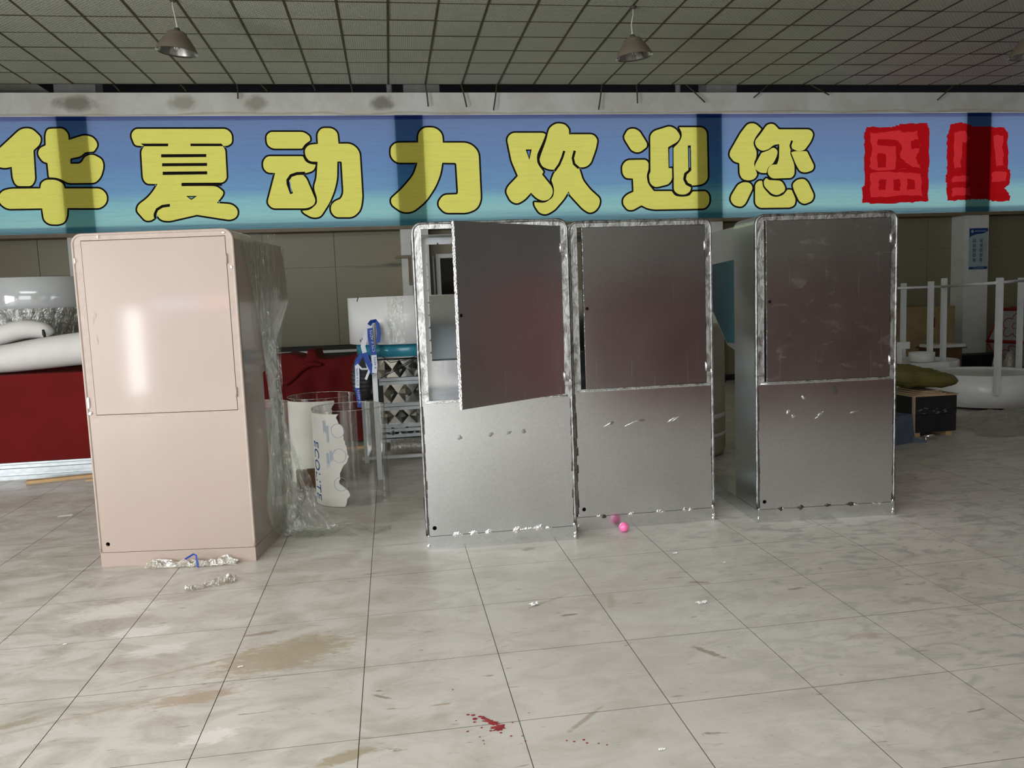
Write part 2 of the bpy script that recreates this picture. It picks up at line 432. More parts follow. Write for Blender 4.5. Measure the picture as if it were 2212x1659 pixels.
MT = dict(
    floor=floor_material(), grout=mat('floor_joint_dirt', (.22, .19, .15, 1), .9),
    ceil=ceiling_material(), tee=mat('tee_bar_brown', (.075, .055, .032, 1), .6, var=.1),
    void=mat('plenum_dark', (.012, .012, .012, 1), .95), conc=mat('concrete_grey', (.16, .155, .14, 1), .9, bump=.3),
    plaster=plaster_material(), panel=panel_material(),
    wall=mat('wall_paint_grey', (.38, .37, .345, 1), .8), column=mat('column_white_paint', (.66, .66, .62, 1), .6, var=.05),
    trim=mat('trim_brown', (.20, .155, .10, 1), .5), dark=mat('dark_base', (.015, .015, .015, 1), .6),
    glass=mat('window_glass_dark', (.012, .010, .008, 1), .08, var=0), alu=mat('aluminium_frame', (.6, .6, .58, 1), .4, 0, var=.03),
    sky=cloth_print('banner_sky_print', 'sky'), yellow=cloth_print('banner_yellow_print', 'c', lin(236, 228, 112)),
    ink=cloth_print('banner_black_print', 'c', lin(30, 26, 26)), red_d=cloth_print('overpaint_dark_red', 'c', lin(184, 20, 26)),
    red_l=cloth_print('overpaint_light_red', 'c', lin(224, 52, 58)),
    pink=mat('pink_enamel', (.365, .283, .238, 1), .32, var=.03, scale=1.5, spec=.5, coat=.7, bump=.012, bscale=5),
    pinkrim=mat('pink_enamel_filler', (.40, .32, .272, 1), .5, var=.06, scale=18, bump=.2, bscale=25),
    galv=galv('galvanised_sheet'), galv_door=galv('galvanised_door', (.60, .60, .595), .22, .12, 0),
    galv_scuff=galv('galvanised_scuffed', (.60, .60, .58), .25, .2, .32), ground=ground('ground_weld_metal'), bead=ground('dull_edge_bead', .5),
    bright=mat('bright_filed_metal', (.92, .92, .92, 1), .22, 1, var=.08, scale=60, bump=.5, bscale=90),
    burnt=mat('burnt_weld_metal', (.16, .13, .12, 1), .45, 1, var=.2, scale=60, bump=.5, bscale=90),
    dent=galv('galvanised_dent', (.36, .35, .34), .35, .5), black=mat('black_recess', (.004, .004, .004, 1), .9),
    chrome=mat('chrome', (.75, .75, .76, 1), .15, 1, var=.03), mirror=mat('mirror_steel', (.50, .49, .46, 1), .10, 1, var=.1, scale=12, bump=.1, bscale=6), steel=mat('steel_rail', (.50, .53, .54, 1), .35, .9, var=.1, scale=10),
    film=film_material('clear_plastic_film', .84), film2=film_material('dusty_plastic_sheet', .55, (.82, .78, .70)),
    acryl=acrylic_material(), paper=mat('protective_paper', (.66, .635, .57, 1), .7, var=.05, scale=4),
    blue=mat('print_blue', lin(20, 62, 130), .6, var=.05), bluepale=mat('print_pale_blue', (.30, .42, .55, 1), .7, var=.05),
    teal_reflection=mat('teal_reflection', (.022, .12, .15, 1), .3), teal=mat('teal_enamel', (.025, .20, .27, 1), .25, var=.04, coat=.3), white=mat('white_plastic', (.68, .68, .67, 1), .35, var=.03, coat=.2),
    whitepost=mat('white_powder_coat', (.66, .68, .68, 1), .45, var=.05), redcloth=mat('red_cloth', (.088, .004, .0035, 1), .85, var=.1, scale=3, bump=.25, bscale=180, spec=.15),
    redpanel=mat('red_panel', (.125, .005, .004, 1), .75, var=.07, scale=2.5, bump=.05, bscale=120, spec=.12),
    tub=mat('tub_grey_gloss', (.42, .43, .43, 1), .12, var=.02, coat=.8), foam=mat('white_foam_roll', (.64, .62, .59, 1), .7, var=.05, scale=3),
    wood=mat('raw_pine', (.50, .32, .15, 1), .65, var=.12, scale=5), woodd=mat('brown_plywood', (.13, .065, .03, 1), .7, var=.2),
    ply=mat('plywood_sheet', (.50, .36, .22, 1), .7, var=.15), blackply=mat('black_faced_ply', (.014, .015, .016, 1), .5, var=.25, scale=9),
    sack=mat('olive_woven_sack', (.14, .125, .03, 1), .65, var=.15, scale=7, bump=.3, bscale=90), slate=mat('blue_grey_panel', (.075, .10, .145, 1), .6, var=.08),
    card=mat('cardboard_brown', (.30, .22, .105, 1), .8, var=.12), nylon=mat('black_padded_nylon', (.022, .022, .025, 1), .45, var=.1, bump=.5, bscale=22),
    shade=mat('lamp_shade_taupe', (.20, .165, .12, 1), .45, var=.05), shade_in=mat('lamp_reflector', (.7, .69, .69, 1), .22, .95, var=.06, scale=30),
    cord=mat('pale_cord', (.62, .60, .50, 1), .6, var=.03), bulb=mat('bulb_white', (.75, .75, .72, 1), .3, var=.02),
    socket=mat('lamp_socket_grey', (.09, .085, .08, 1), .5), lany_b=mat('lanyard_blue', lin(34, 66, 150), .6, var=.05),
    lany_w=mat('lanyard_white', (.62, .64, .70, 1), .6, var=.03), ball=mat('pink_ball_plastic', (.90, .17, .42, 1), .3, var=.03, coat=.3),
    cream=mat('cream_stained_plastic', (.44, .42, .32, 1), .5, var=.15, scale=2.5), paint_red=mat('dried_red_paint', (.30, .028, .032, 1), .35, var=.15, scale=30),
    chip=mat('white_paper_scrap', (.85, .85, .83, 1), .6), podwhite=mat('pod_white_panel', (.27, .255, .25, 1), .5, var=.04),
    podred=mat('pod_red_edge', (.22, .010, .014, 1), .4, var=.05), sign_b=mat('sign_blue', lin(14, 60, 120), .5, var=.03),
    sign_w=mat('sign_pale', (.34, .42, .43, 1), .5, var=.06), sign_t=mat('sign_grey_text', (.08, .12, .14, 1), .5), grey=mat('grey_sheet', (.25, .27, .28, 1), .4, .6),
    red_back=mat('red_backdrop', (.30, .095, .11, 1), .7, var=.1),
)

# ------------------------------------------------------------------ the room
XL, XR, YB, YF, ZC = -8.4, 17.0, -9.0, 13.75, 5.07
def tag_s(o): return tag(o, kind='structure')
fx0, fy0 = -.1972, 2.8832 - .6
floor = tag_s(MB().box((XL, YB, -.25), (XR, YF + .3, -.006)).build('floor', MT['grout']))
g = .0018
tile_me = MB().add([(g, g, 0), (.6 - g, g, 0), (.6 - g, .6 - g, 0), (g, .6 - g, 0)],
                   [(0, 1, 2, 3)]).add([(g, g, 0), (.6 - g, g, 0), (.6 - g, .6 - g, 0), (g, .6 - g, 0), (g, g, -.006), (.6 - g, g, -.006), (.6 - g, .6 - g, -.006), (g, .6 - g, -.006)], [(0, 4, 5, 1), (1, 5, 6, 2), (2, 6, 7, 3), (3, 7, 4, 0)], 1).mesh('tile', [MT['floor'], MT['grout']], recalc=False)
def proj(P):
    d = Vector(P) - C0; z = d.dot(FW)
    return (1106 + FPX * d.dot(CX) / z, 829.5 + FPX * d.dot(CYD) / z, z) if z > .05 else None
cells = []
for i in range(-14, 29):
    for j in range(-19, 20):
        x, y = fx0 + .6 * i, fy0 + .6 * j
        if x < XL or x + .6 > XR or y < YB or y + .6 > YF: continue
        vis = False
        for u_ in (0, .3, .6):
            for v_ in (0, .3, .6):
                q = proj((x + u_, y + v_, 0))
                if q and -20 < q[0] < 2232 and q[1] < 1680: vis = True
        cells.append(((0 if vis else 1), math.hypot(x + .3, y + .3), x, y))
cells.sort()
rest = MB()
for k, (nv, d, x, y) in enumerate(cells):
    if k < 300 and not nv: inst('floor_tile', tile_me, (x, y, random.uniform(-.0006, 0)), floor)
    else: rest.add([(x + g, y + g, 0), (x + .6 - g, y + g, 0), (x + .6 - g, y + .6 - g, 0), (x + g, y + .6 - g, 0)], [(0, 1, 2, 3)])
tag(rest.build('floor_tiles_beyond', MT['floor'], floor), kind='stuff')

# ceiling: slab above, tiles and tee bars in view
CE = 13.33
ceiling = tag_s(MB().box((XL, YB, ZC + .012), (XR, CE, ZC + .10)).build('ceiling', MT['ceil']))
cs, cx0 = .5867, .1571
ct_me = MB().box((.012, .012, 0), (cs - .012, cs - .012, .012)).mesh('ceiling_tile', MT['ceil'])
for i in range(-13, 21):
    for r in range(1, 10):
        x, y = cx0 + cs * i, CE - cs * r
        q = [proj((x + a * cs, y + b * cs, ZC)) for a in (0, 1) for b in (0, 1)]
        if any(k and -30 < k[0] < 2240 and k[1] > -40 for k in q):
            o = inst('ceiling_tile', ct_me, (x, y, ZC + random.uniform(0, .004)), ceiling)
            o.rotation_euler = (random.uniform(-.004, .004), random.uniform(-.004, .004), 0)
bar_me = MB().box((-.014, 8.0, -.003), (.014, CE, .02)).mesh('tee_bar', MT['tee'])
for i in range(-13, 22): inst('tee_bar', bar_me, (cx0 + cs * i, 0, ZC), ceiling)
cb_me = MB().box((cx0 - 13 * cs, -.008, -.0015), (cx0 + 21 * cs, .008, .02)).mesh('cross_tee_bar', MT['tee'])
for r in range(0, 10): inst('cross_tee_bar', cb_me, (0, CE - cs * r, ZC), ceiling)
# the left-hand bay where the ceiling still reaches the wall
MB().box((XL, CE, ZC + .012), (-5.1, 13.9, ZC + .03)).build('ceiling_strip', MT['ceil'], ceiling)

# back wall with columns, beam, wall panels, clerestory windows, dark plenum
wall_back = tag_s(MB().box((XL, YF + .03, 0), (XR, YF + .25, 2.86)).build('wall_back', MT['wall']))
px_j = [-8.3, -6.6, -5.43, -4.25, -3.2, -2.009, -.863, .32, 1.5, 2.7, 3.9, 5.1, 6.3, 7.5, 8.7, 9.9, 11.1, 12.3, 13.5, 14.7, 16.9]
for a, b in zip(px_j, px_j[1:]):
    for z0, z1 in ((.10, 2.238), (2.244, 2.84)):
        MB().box((a + .004, YF, z0), (b - .004, YF + .028, z1)).build('wall_panel', MT['panel'], wall_back)
tag_s(MB().box((XL, YF - .03, 0), (XR, YF, .10)).build('baseboard_back', MT['dark']))
COLX = [(-4.86, -4.42), (.225, .68), (5.31, 5.765), (10.385, 10.875)]
for k, (a, b) in enumerate(COLX):
    o = tag_s(MB().box((a, 13.41, 0), (b, YF, 4.9)).build('column_%d' % (k + 1), MT['column']))
    MB().box((a - .015, 13.39, 0), (b + .015, YF, .16)).build('column_base', MT['dark'], o)
tag_s(MB().box((XL, 13.40, 4.612), (XR, 13.9, 4.96)).build('beam_back', MT['plaster']))
tag_s(MB().box((XL, 13.36, 2.80), (XR, YF + .05, 2.855)).build('trim_1', MT['trim']))
sky_em = emit('daylight_behind_frosted_glass', (.90, .95, 1, 1), .95)
edges = [XL] + [v for c in COLX for v in c] + [XR]
for k in range(5):
    a, b = edges[2 * k], edges[2 * k + 1]
    o = tag_s(MB().box((a, 13.47, 2.87), (b, 13.49, 4.6)).build('window_%d' % (k + 3), sky_em))
    fr = MB().box((a, 13.50, 2.86), (b, 13.54, 2.92)).box((a, 13.50, 4.54), (b, 13.54, 4.61))
    fr.build('window_frame', MT['alu'], o)
pl = tag_s(MB().box((XL, 15.2, 4.9), (XR, 15.3, 6.4)).box((XL, 12.6, 6.3), (XR, 15.3, 6.4)).box((XL, 13.9, 4.9), (XR, 15.3, 4.95)).build('wall_plenum', MT['void']))
for a, b in ((-4.9, -4.30), (.40, .98), (5.55, 6.1)):
    tag_s(MB().box((a, 13.55, 4.93), (b, 13.9, 5.5)).build('column_stub', MT['conc']))
for x in (.17, 5.06):
    tag(MB().lathe([(.045, 0), (.045, .6)], 14, (x, 13.6, 4.955)).build('ceiling_pipe', MT['conc']),
        'short grey pipe in the ceiling gap above the %s' % ('banner character like a knife' if x < 1 else 'gap between the two right metal cabinets'), 'pipe')
# other walls
sk_ = MB()
for a, b, c_, d_ in ((-5.9, -5.8, -4.4, 0), (-.2, -.1, -4.4, 0), (-5.9, -.1, -4.4, -4.3), (-5.9, -.1, -.1, 0)): sk_.box((a, c_, 4.98), (b, d_, 5.08))
tag_s(sk_.build('window_9', MT['alu']))  # frame made up to go with the added overhead light, out of view
tag_s(MB().box((XR, YB, 0), (XR + .2, 15.3, 6.4)).build('wall_right', MT['wall']))
wl = MB()
wl.box((XL - .2, YB, 0), (XL, -5.35, 6.4)).box((XL - .2, -5.35, 1.8), (XL, -4.65, 6.4)).box((XL - .2, -4.65, 0), (XL, -2.4, 6.4)).box((XL - .2, 3.9, 0), (XL, 15.3, 6.4)).box((XL - .2, -2.4, 0), (XL, 3.9, .1)).box((XL - .2, -2.4, 2.8), (XL, 3.9, 6.4))
tag_s(wl.build('wall_left', MT['wall']))
wf = MB()
wf.box((XL, YB - .2, 0), (-7.8, YB, 6.4)).box((-1.0, YB - .2, 0), (XR, YB, 6.4)).box((-7.8, YB - .2, 3.6), (-1.0, YB, 6.4))
tag_s(wf.build('wall_front', MT['wall']))
w1 = MB(); w1.box((XL - .12, -2.4, .10), (XL - .06, 3.9, .18)).box((XL - .12, -2.4, 2.72), (XL - .06, 3.9, 2.8))
for k in range(6): w1.box((XL - .12, -2.4 + k * 1.246, .10), (XL - .06, -2.33 + k * 1.246, 2.8))
tag_s(w1.build('window_1', MT['alu']))
w2 = MB(); w2.box((-7.8, YB - .12, 3.5), (-1.0, YB - .06, 3.6))
for k in range(6): w2.box((-7.8 + k * 1.344, YB - .12, 0), (-7.72 + k * 1.344, YB - .06, 3.6))
tag_s(w2.build('window_2', MT['alu']))

# bent tee-bar ends and hanger rods dangling from the ceiling edge
for n_, (a, b) in enumerate([((512, 183), (514, 213)), ((919, 182), (925, 230)), ((996, 182), (1008, 231)), ((1073, 183), (1066, 238)), ((1300, 184), (1293, 237)),
               ((1375, 184), (1377, 223)), ((1482, 183), (1523, 221)), ((1660, 183), (1628, 211)), ((2061, 183), (2025, 216)), ((1752, 184), (1791, 205)),
               ((245, 183), (258, 197)), ((390, 183), (402, 197)), ((565, 184), (577, 197)), ((675, 183), (681, 196)), ((757, 181), (761, 199))]):
    A = up(*a, 13.32); B = up(*b, 13.30)
    mb = MB().tube([A + Vector((0, 0, .05)), A, A.lerp(B, .5) + Vector((.004, 0, 0)), B], .011, 6)
    o = mb.build('hanging_tee_bar', MT['tee'])
    where = ['over the gap after the second banner character', 'over the left half of the fourth banner character', 'over the right half of the fourth banner character',
             'leaning left over the gap after the fourth banner character', 'leaning left over the fifth banner character', 'hanging straight over the sixth banner character',
             'bent right over the gap before the seventh banner character', 'bent left over the seventh banner character', 'bent left near the right photo edge',
             'lying nearly flat over the eighth banner character', 'in the dark gap above the first banner character', 'in the dark gap over the second banner character',
             'in the dark gap over the third banner character', 'in the dark gap right of the third banner character', 'ending at the beam above the third banner character'][n_]
    tag(o, 'brown ceiling bar end ' + where, 'ceiling bar', 'loose ceiling bar ends')

# ------------------------------------------------------------------ banner
BY = 13.402
def s4(ox, oy, s_): return lambda p: (ox + p[0] / s_, oy + p[1] / s_) + tuple(q / s_ for q in p[2:3])
K4, K5, K6, K7 = s4(0, 240, 3.95), s4(540, 240, 3.95), s4(1060, 240, 4.424), s4(1540, 240, 3.2917)
CH_ = {}
CH_['hua'] = (K4, 40, [
    [(-70, 380), (180, 148, 60), (270, 146, 60), (352, 225), (340, 285), (285, 335, 8), (300, 590), (270, 640), (140, 640), (110, 580), (100, 475, 6), (40, 488), (-40, 470)],
    [(388, 200), (405, 152), (540, 146), (582, 195), (585, 247, 6), (725, 203), (800, 225), (838, 290), (800, 345, 10), (725, 350), (690, 385), (600, 405, 8), (600, 450, 8), (692, 450), (725, 385), (790, 368), (870, 410), (885, 470), (862, 560), (815, 612), (580, 615), (520, 580), (470, 567), (418, 565, 6), (405, 443, 6), (365, 430), (322, 370), (335, 318), (390, 292, 6)],
    [(345, 660, 5), (350, 615), (390, 585), (480, 585), (540, 620), (552, 660, 5), (860, 660, 60), (912, 710, 60), (912, 780, 60), (860, 828, 60), (575, 828, 5), (572, 900), (550, 950), (500, 968), (420, 965), (375, 930), (360, 830, 5), (60, 835), (0, 790), (-15, 730), (20, 680), (90, 662)]], [], [])
CH_['xia'] = (K4, 36, [
    [(1125, 185), (1155, 152), (1935, 152), (1978, 195), (1980, 270), (1945, 297), (1900, 297, 5), (1922, 330), (1935, 575), (1905, 610), (1550, 612, 4), (1550, 637, 4), (1850, 640), (1908, 690), (1900, 720), (1850, 785, 5), (1980, 795), (2030, 840), (2025, 900), (1970, 930), (1680, 885, 6), (1440, 940), (1370, 930), (1328, 870, 5), (1328, 905), (1290, 935), (1240, 935), (1165, 850), (1180, 800), (1260, 740), (1310, 680), (1345, 622, 5), (1250, 620), (1220, 580), (1205, 340), (1230, 300, 5), (1190, 297), (1150, 290), (1122, 220)]],
    [[(1200, 277), (1435, 277), (1435, 300), (1230, 300)], [(1625, 277), (1890, 277), (1905, 299), (1625, 299)], [(1375, 368), (1760, 366), (1760, 392), (1375, 395)],
     [(1383, 445), (1767, 442), (1767, 468), (1383, 471)], [(1388, 517), (1768, 513), (1768, 540), (1388, 545)], [(1548, 615), (1895, 612), (1895, 638), (1548, 640)],
     ('s', [(1450, 803), (1385, 812), (1340, 840), (1322, 880), (1324, 910)], 24), [(1586, 724), (1682, 724), (1633, 758)]], [[(1610, 733), (1655, 733), (1633, 747)]])
CH_['dong'] = (K5, 36, [
    [(140, 210), (170, 178), (460, 178), (510, 215), (515, 250, 8), (465, 285), (445, 320, 8), (190, 320), (145, 285)],
    [(110, 430), (145, 385), (450, 385, 6), (475, 432), (515, 452), (562, 457, 8), (545, 505), (500, 524), (440, 535, 10), (480, 570), (560, 760), (548, 800), (490, 830), (190, 830), (148, 785), (215, 528, 6), (150, 525), (115, 490)],
    [(580, 280, 5), (575, 190), (610, 145), (700, 145), (745, 180), (755, 278, 5), (870, 278, 60), (935, 340, 60), (960, 750, 60), (940, 850), (880, 905), (730, 905), (690, 860), (692, 800), (730, 765), (775, 750), (798, 700), (782, 430, 10), (745, 430, 6), (743, 580), (720, 680), (680, 780), (600, 905), (530, 910), (460, 870), (445, 850, 6), (510, 845), (572, 790), (572, 740), (543, 650), (567, 580), (577, 432, 6), (510, 430), (475, 390), (465, 330), (500, 288)]],
    [('s', [(470, 530), (400, 533), (350, 550), (322, 590), (325, 620), (355, 705)], 26)], [('s', [(340, 600), (345, 640), (354, 690)], 8)])
CH_['li'] = (K5, 50, [
    [(1435, 190), (1480, 140), (1580, 140), (1640, 190), (1645, 270, 5), (1870, 270, 80), (1950, 340, 80), (1970, 760), (1940, 830, 70), (1860, 868), (1660, 868), (1610, 810), (1610, 770), (1650, 715), (1770, 710, 14), (1775, 690, 14), (1760, 442, 16), (1640, 440, 6), (1625, 540), (1580, 650), (1500, 770), (1390, 860), (1300, 865), (1210, 800), (1200, 750), (1300, 660), (1400, 540), (1430, 440, 6), (1250, 440), (1200, 390), (1200, 310), (1240, 270), (1435, 268, 5)]], [], [])
CH_['huan'] = (K6, 34, [
    [(155, 260), (200, 208), (500, 208), (525, 222, 6), (500, 290), (440, 420), (445, 500), (505, 580, 5), (490, 605, 5), (590, 730), (595, 790), (560, 845), (500, 860), (440, 835), (385, 780, 5), (320, 850), (250, 888), (190, 860), (145, 770), (165, 720), (260, 620, 6), (200, 480)],
    [(530, 280), (560, 160), (625, 115), (710, 125), (750, 175), (748, 222, 5), (980, 222), (1022, 270), (1005, 360), (955, 500), (905, 537), (842, 537, 6), (880, 660), (950, 750), (1045, 835), (1040, 900), (1000, 955), (945, 975), (880, 935), (757, 800, 10), (745, 765, 10), (700, 840), (610, 945), (530, 990), (465, 975), (420, 905), (415, 870, 8), (520, 878), (600, 820), (607, 740), (580, 660, 5), (605, 590), (635, 560), (560, 560), (490, 530), (465, 470), (475, 430)]],
    [[(333, 366), (392, 366), (370, 466)], ('s', [(703, 380), (685, 440), (655, 510), (612, 570)], 22), ('s', [(803, 378), (785, 450), (797, 505), (842, 545)], 24)], [[(350, 380), (376, 380), (368, 438)]])
CH_['ying'] = (K6, 40, [
    [(1275, 240), (1310, 175), (1370, 165), (1420, 190), (1495, 310), (1490, 345), (1430, 390), (1390, 395), (1345, 375), (1280, 270)],
    [(1255, 520), (1300, 468), (1480, 465), (1508, 490), (1508, 560), (1490, 610), (1500, 690), (1560, 765, 8), (1730, 765, 8), (1760, 810), (1830, 820), (1900, 810), (1930, 768, 8), (2060, 765), (2090, 810), (2090, 880), (2050, 930), (1880, 935), (1560, 940), (1500, 930), (1440, 900, 6), (1360, 945), (1310, 945), (1265, 890), (1265, 840), (1300, 800), (1365, 770, 6), (1360, 645, 6), (1290, 640), (1260, 600)],
    [(1525, 230), (1560, 190), (1710, 143), (1770, 170), (1815, 240), (1790, 290), (1695, 345, 6), (1700, 545, 4), (1735, 545, 4), (1735, 650), (1700, 700), (1570, 730), (1520, 690), (1512, 610), (1527, 580, 4)],
    [(1800, 155, 5), (2025, 155), (2065, 195), (2075, 640), (2050, 685), (2000, 705), (1915, 712, 6), (1910, 765), (1860, 800), (1790, 795), (1750, 760), (1747, 350, 10), (1800, 300), (1828, 240), (1822, 195)]],
    [('s', [(1898, 328), (1903, 565), (1862, 600), (1852, 650), (1875, 695), (1918, 716)], 28), ('s', [(1740, 540), (1743, 660)], 16)], [('s', [(1898, 350), (1902, 540)], 10), [(1706, 365), (1738, 345), (1738, 528), (1708, 528)]])
CH_['nin'] = (K7, 30, [
    [(200, 150), (250, 88), (300, 86), (345, 127, 6), (300, 190), (285, 230), (310, 285, 6), (310, 330), (290, 370), (315, 450, 6), (300, 480), (260, 495), (210, 485), (190, 450), (188, 370, 6), (150, 360), (118, 320), (120, 290)],
    [(345, 155), (385, 95), (430, 88), (470, 130, 4), (690, 130), (715, 160), (700, 210), (650, 280), (600, 285), (555, 262, 6), (548, 300), (580, 380), (580, 450), (560, 475), (420, 480), (390, 450), (390, 410), (415, 380), (455, 380, 10), (470, 340), (472, 235, 4), (430, 240), (400, 270), (350, 285), (310, 260), (295, 215)],
    [(345, 297, 6), (400, 278), (430, 255), (462, 280), (455, 320), (430, 372), (390, 400), (382, 440, 6), (335, 440), (300, 410), (300, 380)],
    [(555, 292, 8), (590, 284), (668, 285, 8), (720, 390), (710, 420), (660, 438), (620, 430), (590, 380)],
    [(180, 520), (220, 503), (265, 510), (285, 545), (230, 660), (200, 682), (150, 670), (125, 635), (130, 600)],
    [(300, 520), (325, 495), (350, 495, 6), (355, 540), (410, 602), (450, 612), (500, 598), (530, 558, 8), (560, 560, 8), (590, 630), (580, 670), (550, 685), (330, 688), (300, 660)],
    [(360, 497), (380, 475, 8), (400, 490, 6), (490, 495), (515, 545), (510, 570), (460, 600), (420, 590), (365, 535)],
    [(565, 520), (600, 485), (650, 482), (675, 505), (720, 600), (705, 640), (650, 662), (615, 645), (575, 560)]],
    [('s', [(563, 210), (551, 245), (556, 268)], 14)], [])
def jag(pts, amp, n=7):
    out = []
    for i, p in enumerate(pts):
        q = pts[(i + 1) % len(pts)]
        for k in range(n):
            t = k / n; out.append((p[0] + (q[0] - p[0]) * t + random.uniform(-amp, amp), p[1] + (q[1] - p[1]) * t + random.uniform(-amp, amp)))
    return out
BL = [  # overpainted characters: (dark red outline, light red patches, dark red marks)
    ([(1092, 110), (1260, 115), (1340, 92), (1525, 85), (1540, 150), (1538, 390), (1530, 440), (1530, 640), (1400, 650), (1170, 658), (1062, 650), (1062, 545), (1080, 530), (1077, 250), (1077, 170)],
     [[(1120, 155), (1300, 140), (1380, 150), (1450, 145), (1472, 260), (1440, 330), (1480, 400), (1300, 412), (1140, 420), (1115, 400), (1130, 300)], [(1120, 440), (1300, 432), (1480, 440), (1490, 600), (1300, 606), (1120, 610)]],
     [[(1170, 200), (1310, 205), (1345, 250), (1330, 330), (1420, 400), (1300, 415), (1300, 250), (1170, 242)], [(1170, 300), (1228, 300), (1235, 400), (1170, 400)], [(1410, 210), (1472, 200), (1472, 262), (1410, 270)],
      [(1180, 488), (1232, 488), (1232, 560), (1180, 560)], [(1285, 485), (1332, 485), (1332, 562), (1285, 562)], [(1380, 485), (1436, 485), (1436, 555), (1380, 555)]]),
    ([(1692, 92), (1770, 80), (1830, 95), (1850, 110), (2070, 115), (2095, 150), (2100, 400), (2115, 430), (2110, 520), (2075, 545), (2115, 600), (2108, 640), (1990, 640), (1940, 625), (1850, 625), (1800, 633), (1665, 638), (1662, 520), (1652, 480), (1665, 420), (1665, 300), (1665, 180)],
     [[(1715, 150), (1800, 140), (1830, 200), (1770, 230), (1762, 400), (1715, 410)], [(1700, 470), (1815, 458), (1815, 500), (1700, 502)], [(1700, 550), (1830, 545), (1830, 600), (1700, 605)],
      [(1990, 170), (2060, 170), (2065, 390), (2010, 390)], [(1985, 432), (2088, 430), (2088, 500), (1985, 502)]], [])]
def U(p): q = up(p[0], p[1], BY); return Vector((q.x, q.z))
regions = []     # (owner, layer, polygon in wall x/z); the highest layer wins
for name_, (K, r, ys, blk, sk) in CH_.items():
    for poly in ys:
        rp = rnd_poly([K(p) for p in poly], r / (3.95 if K in (K4, K5) else 4.424 if K is K6 else 3.29))
        regions.append((name_, 1, [U(p) for p in offset(rp, 3.8)])); regions.append((name_, 2, [U(p) for p in rp]))
    for lay, lst in ((3, blk), (4, sk)):
        for b in lst:
            pp = stroke(b[1], b[2]) if b[0] == 's' else b
            regions.append((name_, lay, [U(K(p)) for p in pp]))
for k, (o_, ls, ds) in enumerate(BL):
    regions.append(('red%d' % k, 5, [U(K7(p)) for p in jag(o_, 5)]))
    for p_ in ls: regions.append(('red%d' % k, 6, [U(K7(p)) for p in jag(p_, 7, 5)]))
    for p_ in ds: regions.append(('red%d' % k, 7, [U(K7(p)) for p in jag(p_, 5, 4)]))
bx0, bx1, bz0, bz1 = -7.6, 14.5, 2.86, 4.608
pts = [Vector((bx0, bz0)), Vector((bx1, bz0)), Vector((bx1, bz1)), Vector((bx0, bz1))]; fcs = [[0, 1, 2, 3]]
for ow, la, poly in regions:
    fcs.append(list(range(len(pts), len(pts) + len(poly)))); pts += poly
Vv, Ee, Ff, ov, oe, of = delaunay_2d_cdt(pts, [], fcs, 0, 1e-6)
sel = {}
for f in Ff:
    c_ = (Vv[f[0]] + Vv[f[1]] + Vv[f[2]]) / 3
    best = (None, 0)
    for ow, la, poly in regions:
        if la > best[1] or best[0] is None:
            if in_poly(c_, poly) and la > best[1]: best = (ow, la)
    sel.setdefault(best, []).append(f)
def bmesh_of(flist):
    idx = {}; mb = MB(); vs = []; fs = []
    for f in flist:
        t_ = []
        for i in f:
            if i not in idx: idx[i] = len(vs); vs.append((Vv[i].x, BY, Vv[i].y))
            t_.append(idx[i])
        fs.append(tuple(t_[::-1]))
    return mb.add(vs, fs)
banner = tag(bmesh_of(sel[(None, 0)] + sum([sel.get((n_, 4), []) for n_ in CH_], [])).build('banner', MT['sky'], recalc=False),
             'long blue sky-print fabric banner with yellow Chinese lettering across the back wall', 'banner')
for n_ in CH_:
    o = bmesh_of(sel[(n_, 2)]).build('character', MT['yellow'], banner, recalc=False)
    bmesh_of(sel.get((n_, 1), []) + sel.get((n_, 3), [])).build('outline', MT['ink'], o, recalc=False)
for k in range(2):
    o = bmesh_of(sel.get(('red%d' % k, 5), []) + sel.get(('red%d' % k, 7), [])).build('overpainted_character', MT['red_d'], banner, recalc=False)
    tag(o, 'character painted over in red')
    fl6 = sel.get(('red%d' % k, 6), []); grp = {}
    def root_(i):
        while grp.setdefault(i, i) != i: i = grp[i]
        return i
    for f in fl6:
        for i in f[1:]: grp[root_(i)] = root_(f[0])
    for r_ in sorted({root_(f[0]) for f in fl6}):
        bmesh_of([f for f in fl6 if root_(f[0]) == r_]).build('paint_patch', MT['red_l'], o, recalc=False)

